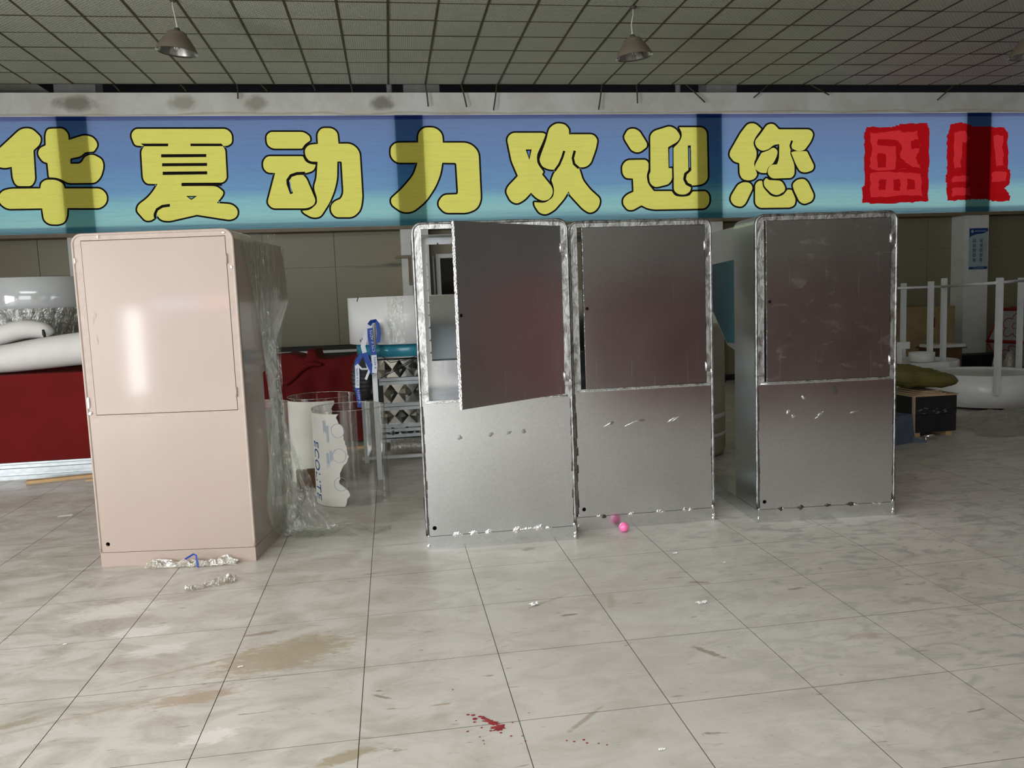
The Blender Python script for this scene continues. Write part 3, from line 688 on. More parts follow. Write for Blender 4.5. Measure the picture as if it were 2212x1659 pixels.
# ------------------------------------------------------------------ sheet-metal cabinets
W_, H_, D_ = .985, 2.092, .41
def arc(cx_, cz, r, a0, a1, n=8): return [(cx_ + r * math.cos(a0 + (a1 - a0) * i / n), cz + r * math.sin(a0 + (a1 - a0) * i / n)) for i in range(n + 1)]
def blob(mb, x, z, wd, ht, th=.0035, y=-.0005, n=11, ang=0):
    vs = [(x, y - th, z)]
    for k in range(n):
        a = 2 * PI * k / n; q = random.uniform(.55, 1.1)
        dx, dz = math.cos(a) * wd * q, math.sin(a) * ht * q
        vs.append((x + dx * math.cos(ang) - dz * math.sin(ang), y, z + dx * math.sin(ang) + dz * math.cos(ang)))
    return mb.add(vs, [(0, 1 + (k + 1) % n, 1 + k) for k in range(n)], 0, False)
def cabinet(label, loc, rz, skin, rim, doorm, angle, gap, beads, dents, painted=False, door_inset=0):
    c = tag(empty('metal_cabinet', loc, rz), label, 'cabinet', 'sheet-metal cabinets')
    def part(mb, name, m_, parent=c): return mb.build(name, m_, parent, world=False)
    XZ = lambda y0: (lambda x, z, d: (x, y0 + d, z))
    hole = [Vector((.052 + .0135 * math.cos(a * PI / 8), .147 + .0135 * math.sin(a * PI / 8))) for a in range(16)]
    part(MB().plate([(0, .0945), (W_, .0945), (W_, .955), (0, .955)], [hole], .012, XZ(0)), 'front_panel', skin)
    part(MB().add([(.03, .05, .12), (.08, .05, .12), (.08, .05, .175), (.03, .05, .175)], [(0, 1, 2, 3)]), 'cable_hole', MT['black'])
    r = .058
    top = arc(W_ - r, H_ - r, r, 0, PI / 2) + arc(r, H_ - r, r, PI / 2, PI)
    op = [(.055, .974), (.94, .974), (.94, 2.053), (.055, 2.053)]
    part(MB().plate([(0, .955), (W_, .955)] + top, [op], .03, XZ(0)), 'door_frame', rim)
    # side and top sheet following the outline, open to front and back
    path = [(W_, .0945)] + top + [(0, .0945)]
    cx_, cz = W_ / 2, H_ / 2
    mb = MB(); n = len(path)
    ins = [(x + (.004 if x < cx_ else -.004), z - (.004 if z > 1.99 else 0)) for x, z in path]
    vs = [(x, y, z) for y in (.012, D_) for x, z in path] + [(x, y, z) for y in (.012, D_) for x, z in ins]
    fs = []
    for i in range(n - 1):
        fs += [(i, i + 1, n + i + 1, n + i), (2 * n + i, 3 * n + i, 3 * n + i + 1, 2 * n + i + 1), (i, 2 * n + i, 2 * n + i + 1, i + 1), (n + i, n + i + 1, 3 * n + i + 1, 3 * n + i)]
    mb.add(vs, fs); part(mb, 'shell', skin)
    # rounded bead along the welded front edge
    rp = [(W_ - .004, 0, .10)] + [(x, 0, z) for x, z in [(p[0] - (.004 if p[0] > cx_ else -.004), p[1] - .004) for p in top]] + [(.004, 0, .10)]
    full = []
    for a, b in zip(rp, rp[1:]):
        k = max(1, int((Vector(a) - Vector(b)).length / .05))
        full += [Vector(a).lerp(Vector(b), i / k) for i in range(k)]
    full.append(Vector(rp[-1]))
    rad = [.0095 * (1 + (0 if painted else .35) * noise.noise((q.x * 9 + loc[0], q.z * 9, 3))) for q in full]
    part(MB().tube([q + Vector((0, .004, 0)) for q in full], rad, 8), 'edge_bead', rim if painted else MT['bead'])
    if not painted:
        mb = MB()
        for (x0, x1, z) in ((.03, .955, .962),):
            mb.tube([(x0 + (x1 - x0) * i / 16, .001, z + .004 * noise.noise((i * .7, loc[0] * 5, 0))) for i in range(17)], [.007 + .003 * noise.noise((i * 1.3, loc[0], 2)) for i in range(17)], 7, flat=.8)
        part(mb, 'ground_seam', MT['bright'])
    # plinth runs deep to the back and carries the hopper
    mb = MB().box((0, 0, 0), (W_, 1.08, .0915)); part(mb, 'plinth', skin)
    prof = [(D_, 1.17), (D_, 2.052), (1.10, 2.052), (1.18, 1.65), (.86, 1.42), (.57, 1.20)]
    for xs in (.004, W_ - .008):
        part(MB().plate(prof, [], .004, lambda y, z, d, xs=xs: (xs + d, y, z)), 'hopper_side', skin)
    part(MB().box((.008, D_, 2.046), (W_ - .008, 1.10, 2.051)), 'hopper_top', skin)
    lo = [(.57, 1.20), (.86, 1.42), (1.18, 1.65)]
    mb = MB()
    for (y0, z0), (y1, z1) in zip(lo, lo[1:]):
        mb.add([(.008, y0, z0), (W_ - .008, y0, z0), (W_ - .008, y1, z1), (.008, y1, z1)], [(0, 1, 2, 3)])
    mb.box((.008, D_, 1.196), (W_ - .008, .57, 1.20)); part(mb, 'hopper_floor', skin)
    # inner back sheet with the saw-toothed cut-out
    nt = [(.10, 1.20)]
    for i in range(9): z = 1.98 - .0 - i * .087; 
    right = [(.885, 1.20), (.885, 1.985)]; left = []
    for i in range(9):
        z = 1.985 - .085 * (i + .6); left += [(.10, z + .012), (.085, z), (.10, z - .004)]
    topn = []
    for i in range(8):
        x = .885 - .095 * (i + .5); topn += [(x + .01, 1.985), (x, 2.0), (x - .004, 1.985)]
    cut = right + topn + [(.10, 1.985)] + left + [(.10, 1.20)]
    part(MB().plate([(.005, .095), (W_ - .005, .095), (W_ - .005, 2.03), (.005, 2.03)], [cut], .006, XZ(D_ - .012)), 'back_sheet', skin)
    part(MB().box((.006, .03, .955), (W_ - .006, D_ - .013, .966)), 'shelf', skin)
    # door on its hinges
    hx = .9365; dw = hx - .058 - gap; z0, z1 = .978, 2.049
    lock = [Vector((-dw + .022 + .011 * math.cos(a * PI / 8), 1.517 + .011 * math.sin(a * PI / 8))) for a in range(16)]
    mb = MB().plate([(-dw, z0), (0, z0), (0, z1), (-dw, z1)], [] if painted else [lock], .003, XZ(0))
    mb.box((-dw, .003, z0), (-dw + .003, .024, z1)).box((-.003, .003, z0), (0, .024, z1)).box((-dw + .003, .003, z0), (-.003, .024, z0 + .003)).box((-dw + .003, .003, z1 - .003), (-.003, .024, z1))
    door = part(mb, 'door', doorm); door.location = (hx, -.001 + door_inset, 0); door.rotation_euler = (0, 0, angle)
    if painted:
        part(MB().lathe([(.0, -.004), (.008, -.004), (.010, 0)], 16, (-dw + .024, 0, 1.515), xform=Matrix.Rotation(PI / 2, 3, 'X')), 'lock', MT['chrome'], door)
    else:
        part(MB().add([(-dw + .005, .012, 1.50), (-dw + .04, .012, 1.50), (-dw + .04, .012, 1.535), (-dw + .005, .012, 1.535)], [(0, 1, 2, 3)]), 'lock_hole', MT['black'], door)
        mb = MB().box((-dw - .0015, -.0005, z0), (-dw + .0008, .024, z1)); part(mb, 'folded_edge', MT['bright'], door)
    for z in (1.912, 1.09):
        part(MB().lathe([(0, -.03), (.0065, -.03), (.0065, .03), (0, .03)], 10, (.9385, -.004, z)), 'hinge', rim if painted else MT['bright'])
        if not painted: part(blob(MB(), .905, z - .01, .03, .03, .001), 'hinge_weld', MT['dent'])
    for (x, wd, ht, kind) in beads:
        part(blob(MB(), x, .093 + random.uniform(-.004, .004), wd * 1.25, ht * 1.35, .004), 'weld_bead', MT['bright'] if kind else MT['burnt'])
    for (x, z, wd, ht, ang, kind) in dents:
        part(blob(MB(), x, z, wd * 1.15, ht * 1.1, .0025 if kind else .0008, ang=ang), 'dent', MT['bright'] if kind else MT['dent'])
    if not painted:
        for x, z in ((.012, .098), (W_ - .012, .1), (.01, .03), (W_ - .008, .04), (W_ - .008, .02), (W_ - .008, 1.06), (.006, 1.03), (W_ - .008, 1.86)):
            part(blob(MB(), x, z, .012, .018, .004), 'weld_bead', MT['bright'])
        for side in (0, 1):        # ground-back strips beside the vertical edges
            mb = MB()
            for i in range(14):
                z = .10 + i * .06; x = (.008 + .006 * noise.noise((i * .8, side, loc[0]))); wd = .010 + .007 * noise.noise((i * .9, side + 5, loc[0]))
                if side: x = W_ - x - wd
                mb.add([(x, -.0008, z), (x + wd, -.0008, z + .004), (x + wd * .9, -.0008, z + .062), (x + .002, -.0008, z + .060)], [(0, 1, 2, 3)])
            part(mb, 'edge_grinding', MT['burnt'])
    return c
pk = cabinet('glossy pale pink painted metal cabinet on the far left, draped in plastic film', (-1.904, 5.316, 0), -.1435, MT['pink'], MT['pinkrim'], MT['pink'], 0, .0, [], [], True)
c2 = cabinet('bare galvanised cabinet with its door standing wide open', (.157, 5.093, 0), -.0155, MT['galv'], MT['ground'], MT['galv_door'], math.radians(36.5), .0,
             [(.20, .03, .016, 1), (.30, .026, .014, 1), (.40, .022, .016, 1), (.585, .03, .022, 1), (.66, .05, .007, 1), (.735, .03, .018, 1), (.80, .02, .01, 1)],
             [(.24, .73, .014, .018, 0, 0), (.44, .735, .02, .013, .3, 0), (.56, .742, .02, .009, .3, 0), (.655, .745, .015, .016, .2, 0)])
c3 = cabinet('bare galvanised cabinet with door just ajar, behind the pink ball', (1.189, 5.263, 0), -.0131, MT['galv'], MT['ground'], MT['galv_door'], math.radians(1.2), .028,
             [(.16, .022, .012, 1), (.19, .018, .012, 0), (.39, .028, .013, 1), (.585, .035, .011, 1), (.605, .02, .01, 1), (.77, .022, .012, 1), (.81, .016, .012, 1)],
             [(.26, .735, .016, .012, .3, 0), (.235, .725, .03, .006, .45, 1), (.475, .742, .022, .01, .2, 0), (.40, .725, .055, .005, .35, 1), (.68, .73, .04, .006, .5, 1), (.71, .735, .03, .004, .6, 1)])
c4 = cabinet('scuffed bare galvanised cabinet standing alone on the far right', (2.424, 5.106, 0), -.0669, MT['galv'], MT['ground'], MT['galv_scuff'], math.radians(.8), .010,
             [(.17, .02, .014, 0), (.18, .012, .01, 1), (.31, .02, .014, 0), (.50, .025, .01, 0), (.67, .028, .012, 0), (.70, .02, .01, 1), (.85, .022, .012, 1), (.88, .018, .009, 1)],
             [(.26, .735, .022, .012, .5, 1), (.45, .74, .03, .01, .45, 1), (.43, .72, .03, .004, .5, 1), (.68, .74, .035, .006, .25, 1), (.33, .86, .012, .018, .5, 1), (.22, .765, .010, .022, -.4, 1), (.55, .90, .025, .05, .4, 0)])
# teal sheet painting in a reflection on the right cabinet's hopper side
MB().plate([(.425, 1.22), (.57, 1.215), (.86, 1.435), (1.1, 1.60), (1.13, 1.80), (.425, 1.82)], [], .001, lambda y, z, d: (.0025 - d, y, z)).build('painted_reflection', MT['teal_reflection'], c4, world=False)

# ------------------------------------------------------------------ pendant lamps
def lamp(label, x, y, zr, tilt):
    L = tag(empty('pendant_lamp', (x, y, zr)), label, 'lamp', 'pendant lamps')
    T = Matrix.Rotation(tilt, 3, 'Y') @ Matrix.Rotation(.02, 3, 'X')
    pr = [(.225, 0), (.218, .02), (.19, .075), (.155, .125), (.118, .17), (.112, .178), (.105, .20), (.085, .216), (.05, .222), (.0, .224)]
    pi_ = [(.225, 0), (.222, -.002), (.212, .02), (.185, .074), (.15, .123), (.112, .165), (.07, .20), (0, .205)]
    MB().lathe(pr, 40, xform=T).build('lamp_shade', MT['shade'], L, world=False)
    MB().lathe(pi_, 40, xform=T).build('reflector', MT['shade_in'], L, world=False)
    MB().lathe([(0, .22), (.036, .22), (.036, .235), (.026, .258), (0, .262)], 20, xform=T).build('socket_cap', MT['socket'], L, world=False)
    for k in range(4):
        a = k * PI / 2 + .4; dx, dy = .022 * math.cos(a), .022 * math.sin(a)
        MB().tube([T @ Vector((dx, dy, z)) for z in (.03, .12, .19)], .009, 8).build('bulb_tube', MT['bulb'], L, world=False)
    tp = T @ Vector((0, 0, .262)); h_ = ZC - zr
    MB().tube([tp, tp + Vector((0, 0, .03)), (tp.x * .9 - .01, 0, .26 + (h_ - .26) * .35), (-.004, 0, .26 + (h_ - .26) * .7), (0, 0, h_)], [.016, .011, .008, .008, .008], 8).build('cord', MT['cord'], L, world=False)
    MB().lathe([(0, h_ - .03), (.03, h_ - .025), (.045, h_), (0, h_)], 16).build('ceiling_rose', MT['socket'], L, world=False)
lamp('taupe bell-shaped pendant lamp hanging over the pink cabinet side', -2.219, 9.81, 4.50, .10)
lamp('taupe bell-shaped pendant lamp hanging above the middle of the row', 3.103, 9.81, 4.48, -.08)
lamp('taupe pendant lamp cut off by the right edge of the photo', 8.46, 9.81, 4.52, .0)

# ------------------------------------------------------------------ left background
rp = empty('red_platform', (-3.6, 9.0, 0)); tag(rp, 'long dark red panel-fronted platform behind the pink cabinet', 'platform')
MB().box((-5.6, 8.60, .16), (-2.25, 10.8, 1.035)).build('front_panel', MT['redpanel'], rp)
for k, (z, h_, y) in enumerate([(.0, .035, 8.50), (.037, .03, 8.54), (.07, .035, 8.52), (.108, .03, 8.56), (.14, .018, 8.58)]):
    o = tag(MB().box((-5.5 + .05 * k, y, z), (-2.3 + .07 * k, y + 1.2, z + h_)).build('steel_channel', MT['steel']),
            ['lowest long galvanised steel channel under the red platform', 'second galvanised steel channel from the floor under the red platform', 'middle galvanised steel channel under the red platform',
             'fourth galvanised steel channel under the red platform', 'topmost galvanised steel channel under the red platform'][k], 'steel channel', 'steel channels under the platform')
a, b = fl(56, 1046), fl(230, 1028)
d = (b - a).normalized(); n_ = Vector((-d.y, d.x, 0)) * .07
tag(MB().hexa([a, b, b + n_, a + n_], [q + Vector((0, 0, .028)) for q in (a, b, b + n_, a + n_)]).build('pine_plank', MT['wood']), 'pale pine plank lying in front of the red platform', 'plank')
a, b = fl(185, 1040), fl(260, 1032); d = (b - a).normalized(); n_ = Vector((-d.y, d.x, 0)) * .03
tag(MB().hexa([a, b, b + n_, a + n_], [q + Vector((0, 0, .016)) for q in (a, b, b + n_, a + n_)]).build('pine_stick', MT['wood']), 'thin pine stick beside the plank, half behind the pink cabinet', 'stick')
tub = empty('round_tub', (-3.98, 9.98, 1.035)); tag(tub, 'glossy grey round tub on the red platform, wrapped in film below', 'tub')
MB().lathe([(.0, .62), (.60, .62), (.64, .66), (.655, .70), (.655, .99), (.64, 1.0), (.60, 1.0), (.58, .70), (0, .68)], 56).build('tub_rim', MT['tub'], tub, world=False)
MB().lathe([(0, 0), (.55, 0), (.58, .1), (.625, .62), (0, .62)], 48).build('tub_body', MT['grey'], tub, world=False)
def wrapf(u, v):
    a = u * 2 * PI; r = .565 + v * .085 + .012 * math.sin(a * 23 + v * 9) + .008 * math.sin(a * 41 - v * 14)
    return (r * math.cos(a), r * math.sin(a), .02 + v * .64)
MB().grid(wrapf, 160, 10).build('film_wrap', MT['film2'], tub, world=False)
def bent(label, pts_px, rads, name='foam_roll'):
    P = [up(x, y, Y) for x, y, Y in pts_px]
    Q = []; Rr = []
    for i in range(len(P) - 1):
        p0, p1, p2, p3 = P[max(i - 1, 0)], P[i], P[i + 1], P[min(i + 2, len(P) - 1)]
        for k in range(6):
            t = k / 6
            Q.append(.5 * ((2 * p1) + (-p0 + p2) * t + (2 * p0 - 5 * p1 + 4 * p2 - p3) * t * t + (-p0 + 3 * p1 - 3 * p2 + p3) * t ** 3))
            Rr.append(rads[i] + (rads[i + 1] - rads[i]) * t)
    Q.append(P[-1]); Rr.append(rads[-1])
    Rr[-1] *= .6
    return tag(MB().tube(Q, Rr, 20).build(name, MT['foam']), label, 'foam roll', 'white rolls on the platform')
bent('thick white foam roll lying along the front of the red platform', [(-120, 782, 8.85), (0, 776, 8.85), (90, 764, 8.85), (185, 752, 8.85), (300, 744, 8.85)], [.125, .14, .16, .17, .165])
bent('curved white foam roll arched above the thick one', [(-90, 752, 9.05), (0, 725, 9.05), (50, 712, 9.05), (92, 714, 9.05), (110, 728, 9.05)], [.07, .105, .10, .085, .06])
tag(MB().tube([up(93, 712, 8.93), up(95, 722, 8.93), up(98, 732, 8.93)], [.012, .018, .01], 8).build('dark_clip', MT['dark']), 'small dark clip hanging at the end of the curved foam roll', 'clip')
cl = empty('wall_sign', (-4.79, 13.40, 1.83)); tag(cl, 'blue and white notice on the left column beside the pink cabinet', 'sign', 'column notices')
def notice(root, x0, x1, z0, z1):
    def P(mb, nm, m_): return mb.build(nm, m_, root)
    P(MB().box((x0, 13.392, z0), (x1, 13.41, z1)), 'board', MT['sign_w'])
    w__, h__ = x1 - x0, z1 - z0
    hd = [(x0, z1), (x0, z1 - .22 * h__), (x0 + .15 * w__, z1 - .175 * h__), (x0 + .4 * w__, z1 - .145 * h__), (x0 + .75 * w__, z1 - .13 * h__), (x1, z1 - .07 * h__), (x1, z1)]
    P(MB().plate(hd, [], .003, lambda x, z, d_: (x, 13.3905 - d_, z)), 'header', MT['sign_b'])
    P(MB().box((x0, 13.3875, z0), (x1, 13.3915, z0 + .06 * h__)), 'footer', MT['sign_b'])
    P(MB().plate(arc(x0 + .14 * w__, z1 - .075 * h__, .07 * w__, 0, 2 * PI * .98, 16), [], .002, lambda x, z, d_: (x, 13.3865 - d_, z)), 'emblem', MT['sign_w'])
    rows = [(.245, 5), (.62, 5)]
    tx = MB()
    for fx, n5 in rows:
        for i in range(n5):
            cx_, cz = x0 + (fx + .03) * w__, z1 - (.30 + .118 * i) * h__
            s_ = .085 * w__
            for k in range(3): 
                dz = (1 - k) * s_ * .75 + random.uniform(-.003, .003)
                tx.box((cx_ - s_ * random.uniform(.6, 1), 13.389, cz + dz - .005), (cx_ + s_ * random.uniform(.6, 1), 13.3915, cz + dz + .005))
            for k in range(2):
                dx = (k - .5) * s_ * 1.1 + random.uniform(-.006, .006)
                tx.box((cx_ + dx - .005, 13.389, cz - s_), (cx_ + dx + .005, 13.3915, cz + s_ * random.uniform(.4, 1)))
    P(tx, 'lettering', MT['sign_t'])
    ln = MB().box((x0 + .28 * w__, 13.3865, z1 - .078 * h__), (x0 + .88 * w__, 13.388, z1 - .062 * h__)).box((x0 + .2 * w__, 13.386, z0 + .025 * h__), (x0 + .8 * w__, 13.3875, z0 + .037 * h__))
    P(ln, 'small_lettering', MT['sign_w'])
notice(cl, -4.80, -4.44, 1.83, 2.56)
cr_ = empty('wall_sign', (10.66, 13.40, 1.83)); tag(cr_, 'blue and white notice with vertical lettering on the far right column', 'sign', 'column notices')
notice(cr_, 10.475, 10.845, 1.825, 2.565)

# wall bracket, aluminium window, dark rail along the wall
br = MB(); A = up(853, 550, 13.36); B = up(888, 556, 13.36)
br.box((A.x, 13.30, B.z - .01), (B.x + .02, 13.405, A.z - .02)).box((B.x - .05, 13.34, B.z - .45), (B.x + .0, 13.405, B.z))
tag(br.build('wall_bracket', MT['trim']), 'rusty brown L-shaped bracket on the white column beside the open cabinet', 'bracket')
wx = tag_s(MB().box((.80, 13.66, 1.56), (1.42, 13.76, 1.63)).box((.80, 13.66, 2.33), (1.42, 13.76, 2.40)).box((.80, 13.66, 1.63), (.87, 13.76, 2.33)).box((1.35, 13.66, 1.63), (1.42, 13.76, 2.33)).build('window_8', MT['alu']))
MB().box((.87, 13.70, 1.63), (1.35, 13.72, 2.33)).build('pane', MT['glass'], wx)
MB().tube([(.76, 13.62, 1.62), (.75, 13.62, 2.36)], .016, 8).build('pull_rod', MT['alu'], wx)
dr = tag(empty('wall_bench', (-1.7, 13.4, 0)), 'long black bench against the wall behind the red cloth', 'bench')
for z in (.80, .90): MB().box((-3.2, 13.15, z), (-.2, 13.6, z + .057)).build('board', MT['dark'], dr)
for x in (-3.1, -1.7, -.3): MB().box((x, 13.3, 0), (x + .06, 13.4, .90)).build('leg', MT['dark'], dr)
tag(MB().box((-3.2, 13.12, .858), (-.3, 13.3, .899)).build('white_strip', MT['white']), 'narrow white strip lying on the black wall bench', 'strip')

# red draped stack in the middle
def drape(u, v):
    x = -1.75 + u * 1.42
    top = 1.02 + .05 * math.sin(u * 5.2 + .6) + (.09 if .55 < u < .62 else 0) + .04 * noise.noise((u * 6, 1, 0)) + u * .05
    if v < .3:
        t = v / .3; y = 10.3 - t * .95; z = top - .03 * (1 - t) + .02 * noise.noise((u * 9, t * 5, 2))
    else:
        t = (v - .3) / .7; y = 9.32 - .05 * t + .028 * math.sin(u * 31 + 2 * math.sin(t * 3)) * t + .02 * noise.noise((u * 7, t * 4, 5)); z = top - t * (top - .16)
    return (x, y, z)
rd = tag(empty('red_draped_stack', (-1.05, 9.8, 0)), 'stack draped in dark red cloth behind the clear tubes', 'draped stack')
MB().grid(drape, 60, 30).build('cloth', MT['redcloth'], rd)
MB().box((-1.7, 9.42, .03), (-.38, 10.25, .96)).build('stack', MT['redpanel'], rd)
def fold(u, v):
    A = up(600 + 95 * u, 828 - 45 * u + 8 * math.sin(u * 7), 9.27); r = .03 * math.sin(u * PI) + .012
    a = v * 2 * PI
    return (A.x + r * .4 * math.cos(a), A.y + .02 + r * math.cos(a) * .8, A.z + r * math.sin(a))
MB().grid(fold, 18, 10).build('fold', MT['redcloth'], rd)
for k, (pa, pb, lab) in enumerate([((560, 985), (800, 968), 'longer pine batten lying at the foot of the red draped stack'), ((575, 998), (690, 992), 'shorter pine batten in front of the longer one behind the tubes')]):
    a, b = fl(*pa), fl(*pb); d = (b - a).normalized(); n_ = Vector((-d.y, d.x, 0)) * .05
    tag(MB().hexa([a, b, b + n_, a + n_], [q + Vector((0, 0, .03)) for q in (a, b, b + n_, a + n_)]).build('pine_batten', MT['wood']), lab, 'batten')

# clear acrylic tubes with torn protective paper
def acr(label, cx_, cy_, R, H, pa0, pa1, seed, text=False):
    t = tag(empty('acrylic_tube', (cx_, cy_, 0)), label, 'tube', 'clear acrylic tubes')
    MB().lathe([(R, .004), (R, H)], 64).build('wall', MT['acryl'], t, world=False)
    MB().lathe([(R - .005, H - .003), (R + .001, H - .003), (R + .001, H + .001), (R - .005, H + .001), (R - .005, H - .003)], 64).build('rim', MT['film2'], t, world=False)
    nz = 60; vs = []; fs = []; na = 20
    for j in range(nz + 1):
        z = .006 + (H - .03) * j / nz
        e1 = pa1 + .22 * noise.fractal((z * 6, seed, 0), 1, 2, 4) + .25 * max(0, noise.noise((z * 3.1, seed + 4, 1)))
        e0 = pa0 - .08 * noise.fractal((z * 5, seed + 9, 0), 1, 2, 3)
        for i in range(na + 1):
            a = e0 + (e1 - e0) * i / na; vs.append(((R + .0015) * math.cos(a), (R + .0015) * math.sin(a), z))
    for j in range(nz):
        for i in range(na): b_ = j * (na + 1) + i; fs.append((b_, b_ + 1, b_ + na + 2, b_ + na + 1))
    MB().add(vs, fs, 0, True).build('protective_paper', MT['paper'], t, world=False)
    return t
def cyl_text(parent, txt, R, a_top, z_top, size, m_, name='lettering', flip=False):
    cu = bpy.data.curves.new('txt', 'FONT'); cu.body = txt; cu.size = size; cu.shear = .12; cu.space_character = 1.08
    o = bpy.data.objects.new('txt', cu); COL.objects.link(o)
    dg = bpy.context.evaluated_depsgraph_get(); me0 = o.evaluated_get(dg).to_mesh()
    mb = MB().add([(0, 0, 0)] * 0, [])
    vs = []
    for v in me0.vertices:           # text runs downwards, tops of the letters to the right
        a = a_top + v.co.y / R; z = z_top - v.co.x
        vs.append((R * math.cos(a), R * math.sin(a), z))
    mb.add(vs, [tuple(p.vertices) for p in me0.polygons])
    bpy.data.objects.remove(o); bpy.data.curves.remove(cu)
    return mb.build(name, m_, parent, world=False, recalc=False)
T1 = acr('front clear acrylic tube with torn white printed paper reading down its side', -.385, 6.69, .297, .775, -2.95, -1.75, 1)
cyl_text(T1, 'ECOLITE', .3005, -2.78, .535, .118, MT['blue'])
for z in (.62, .42, .19):
    rg = MB()
    ring = []
    for i in range(29):
        a = 2 * PI * i / 28 ; q = .055
        ring.append(Vector((.3003 * math.cos(-1.83 + q * math.cos(a) / .3003), .3003 * math.sin(-1.83 + q * math.cos(a) / .3003), z + q * math.sin(a))))
    rg.tube(ring, .0014, 4)
    rg.build('printed_ring', MT['bluepale'], T1, world=False)
sm_ = MB()
for a0, z0, z1, n5 in ((-2.27, .58, .70, 4), (-2.16, .49, .66, 3), (-2.20, .32, .44, 3), (-2.10, .36, .46, 3)):
    for k in range(n5):
        aa = a0 + k * .028; ln = random.uniform(.7, 1)
        p = [(.3003 * math.cos(aa + q), .3003 * math.sin(aa + q), z) for q, z in ((0, z1), (.012, z1), (.012, z1 - (z1 - z0) * ln), (0, z1 - (z1 - z0) * ln))]
        sm_.add(p, [(0, 1, 2, 3)])
tag(sm_.build('fine_print', MT['bluepale'], T1, world=False), kind='stuff')
acr('clear acrylic tube with torn white paper standing behind the front one', -.68, 7.60, .305, .78, -3.1, -1.2, 3)
acr('clear acrylic tube half hidden by the plastic film', -1.23, 7.18, .30, .78, -1.2, -.55, 5)
tag(MB().box((-.90, 7.2, 0), (-.68, 7.27, .16)).build('wood_offcut', MT['woodd']), 'brown wooden offcut on the floor between the acrylic tubes', 'offcut')

# white round stand with teal ring
def stand(root, c, R, z0, zt, za, leg0, leg1, angs, flip=False, ring=True):
    MB().lathe([(R - .02, z0), (R, z0), (R, zt), (R - .02, zt), (R - .02, z0)], 56, c).build('drum', MT['white'], root)
    if ring: MB().lathe([(R - .10, za), (R - .06, za), (R - .06, z0), (R - .10, z0)], 48, c).build('ring', MT['teal'], root)
    MB().lathe([(0, zt - .03), (R - .02, zt - .03)], 40, c).build('deck', MT['white'], root)
    for a in angs:
        x, y = c[0] + (R + .022) * math.cos(a), c[1] + (R + .022) * math.sin(a); h = .0225
        MB().box((x - h, y - h, leg0), (x + h, y + h, leg1)).build('leg', MT['whitepost'], root)
st = tag(empty('round_stand', (.17, 7.85, 0)), 'white drum stand with teal ring left of the open cabinet', 'stand', 'round white drum stands')
ang0 = math.atan2(-.46, -.325)
stand(st, (.17, 7.85, 0), .57, 1.235, 1.665, 1.12, 0, 1.43, [ang0, ang0 - PI / 2, ang0 + PI / 2, ang0 + PI])
MB().box((-.36, 8.17, .03), (.62, 8.20, .06)).build('crossbar', MT['whitepost'], st)
for a, z in ((-2.52, 1.63), (-2.50, 1.65), (-2.49, 1.262), (-2.44, 1.275)):
    mk = MB().box((.17 + .572 * math.cos(a) - .004, 7.85 + .572 * math.sin(a) - .002, z), (.17 + .572 * math.cos(a) + .004, 7.85 + .572 * math.sin(a) + .001, z + .022))
    mk.build('pen_mark', MT['black'], st)
tp = MB().lathe([(.5715, 1.24), (.5715, 1.66)], 6, (.17, 7.85, 0), -1.93, -1.66)
tp.build('clear_tape', MT['film'], st)
# lanyards and padded bag hung on the stand
def ribbon(mb, pts_px, wd, Y, mi=0):
    P = [up(x, y, Y + (p[0] if p else 0)) for x, y, *p in pts_px]
    n = len(P); vs = []
    for i, p in enumerate(P):
        d = (P[min(i + 1, n - 1)] - P[max(i - 1, 0)]).normalized(); s_ = Vector((d.z, .25, -d.x)).normalized() * wd / 2
        vs += [p - s_, p + s_, p + s_ + Vector((0, .0015, 0)), p - s_ + Vector((0, .0015, 0))]
    fs = []
    for i in range(n - 1):
        b_ = i * 4
        for k in range(4): fs.append((b_ + k, b_ + (k + 1) % 4, b_ + 4 + (k + 1) % 4, b_ + 4 + k))
    return mb.add(vs, fs, mi)
def flat_text(parent, txt, px0, px1, Y, size, m_):
    """lettering running from px0 to px1 (reading upwards)"""
    A, B = up(*px0, Y), up(*px1, Y); d = (B - A).normalized(); u_ = Vector((d.z, 0, -d.x)) * -1
    cu = bpy.data.curves.new('txt', 'FONT'); cu.body = txt; cu.size = size
    o = bpy.data.objects.new('txt', cu); COL.objects.link(o)
    dg = bpy.context.evaluated_depsgraph_get(); me0 = o.evaluated_get(dg).to_mesh()
    wmax = max(v.co.x for v in me0.vertices); k = (B - A).length / wmax
    vs = [A + d * (v.co.x * k) + u_ * v.co.y for v in me0.vertices]
    mb = MB().add(vs, [tuple(p.vertices) for p in me0.polygons])
    bpy.data.objects.remove(o); bpy.data.curves.remove(cu)
    return mb.build('lettering', m_, parent, recalc=False)
ly = tag(empty('lanyard', up(805, 700, 7.25)), 'blue and white lettered lanyard looped over the stand post', 'lanyard')
mb = MB(); ribbon(mb, [(799, 708), (800, 728, -.01), (803, 745, -.01), (808, 768, -.01)], .05, 7.27); mb.build('blue_strap', MT['lany_b'], ly)
mb = MB(); ribbon(mb, [(797, 700), (799, 709, -.005)], .045, 7.265); mb.build('white_strap', MT['lany_w'], ly); mb = MB(); ribbon(mb, [(808, 767, -.012), (810, 786, -.012), (809, 806, -.012)], .045, 7.27); mb.build('white_strap', MT['lany_w'], ly)
mb = MB(); ribbon(mb, [(797, 702, 0), (802, 695, .01), (811, 693, .03), (816, 700, .02), (819, 720, .0), (817, 740, .0)], .035, 7.24); mb.build('loop_strap', MT['lany_b'], ly)
mb = MB(); ribbon(mb, [(797, 705, .02), (789, 730, .02), (784, 748, .02), (790, 770, .02), (798, 796, .02)], .042, 7.27); mb.build('twisted_strap', MT['lany_w'], ly)
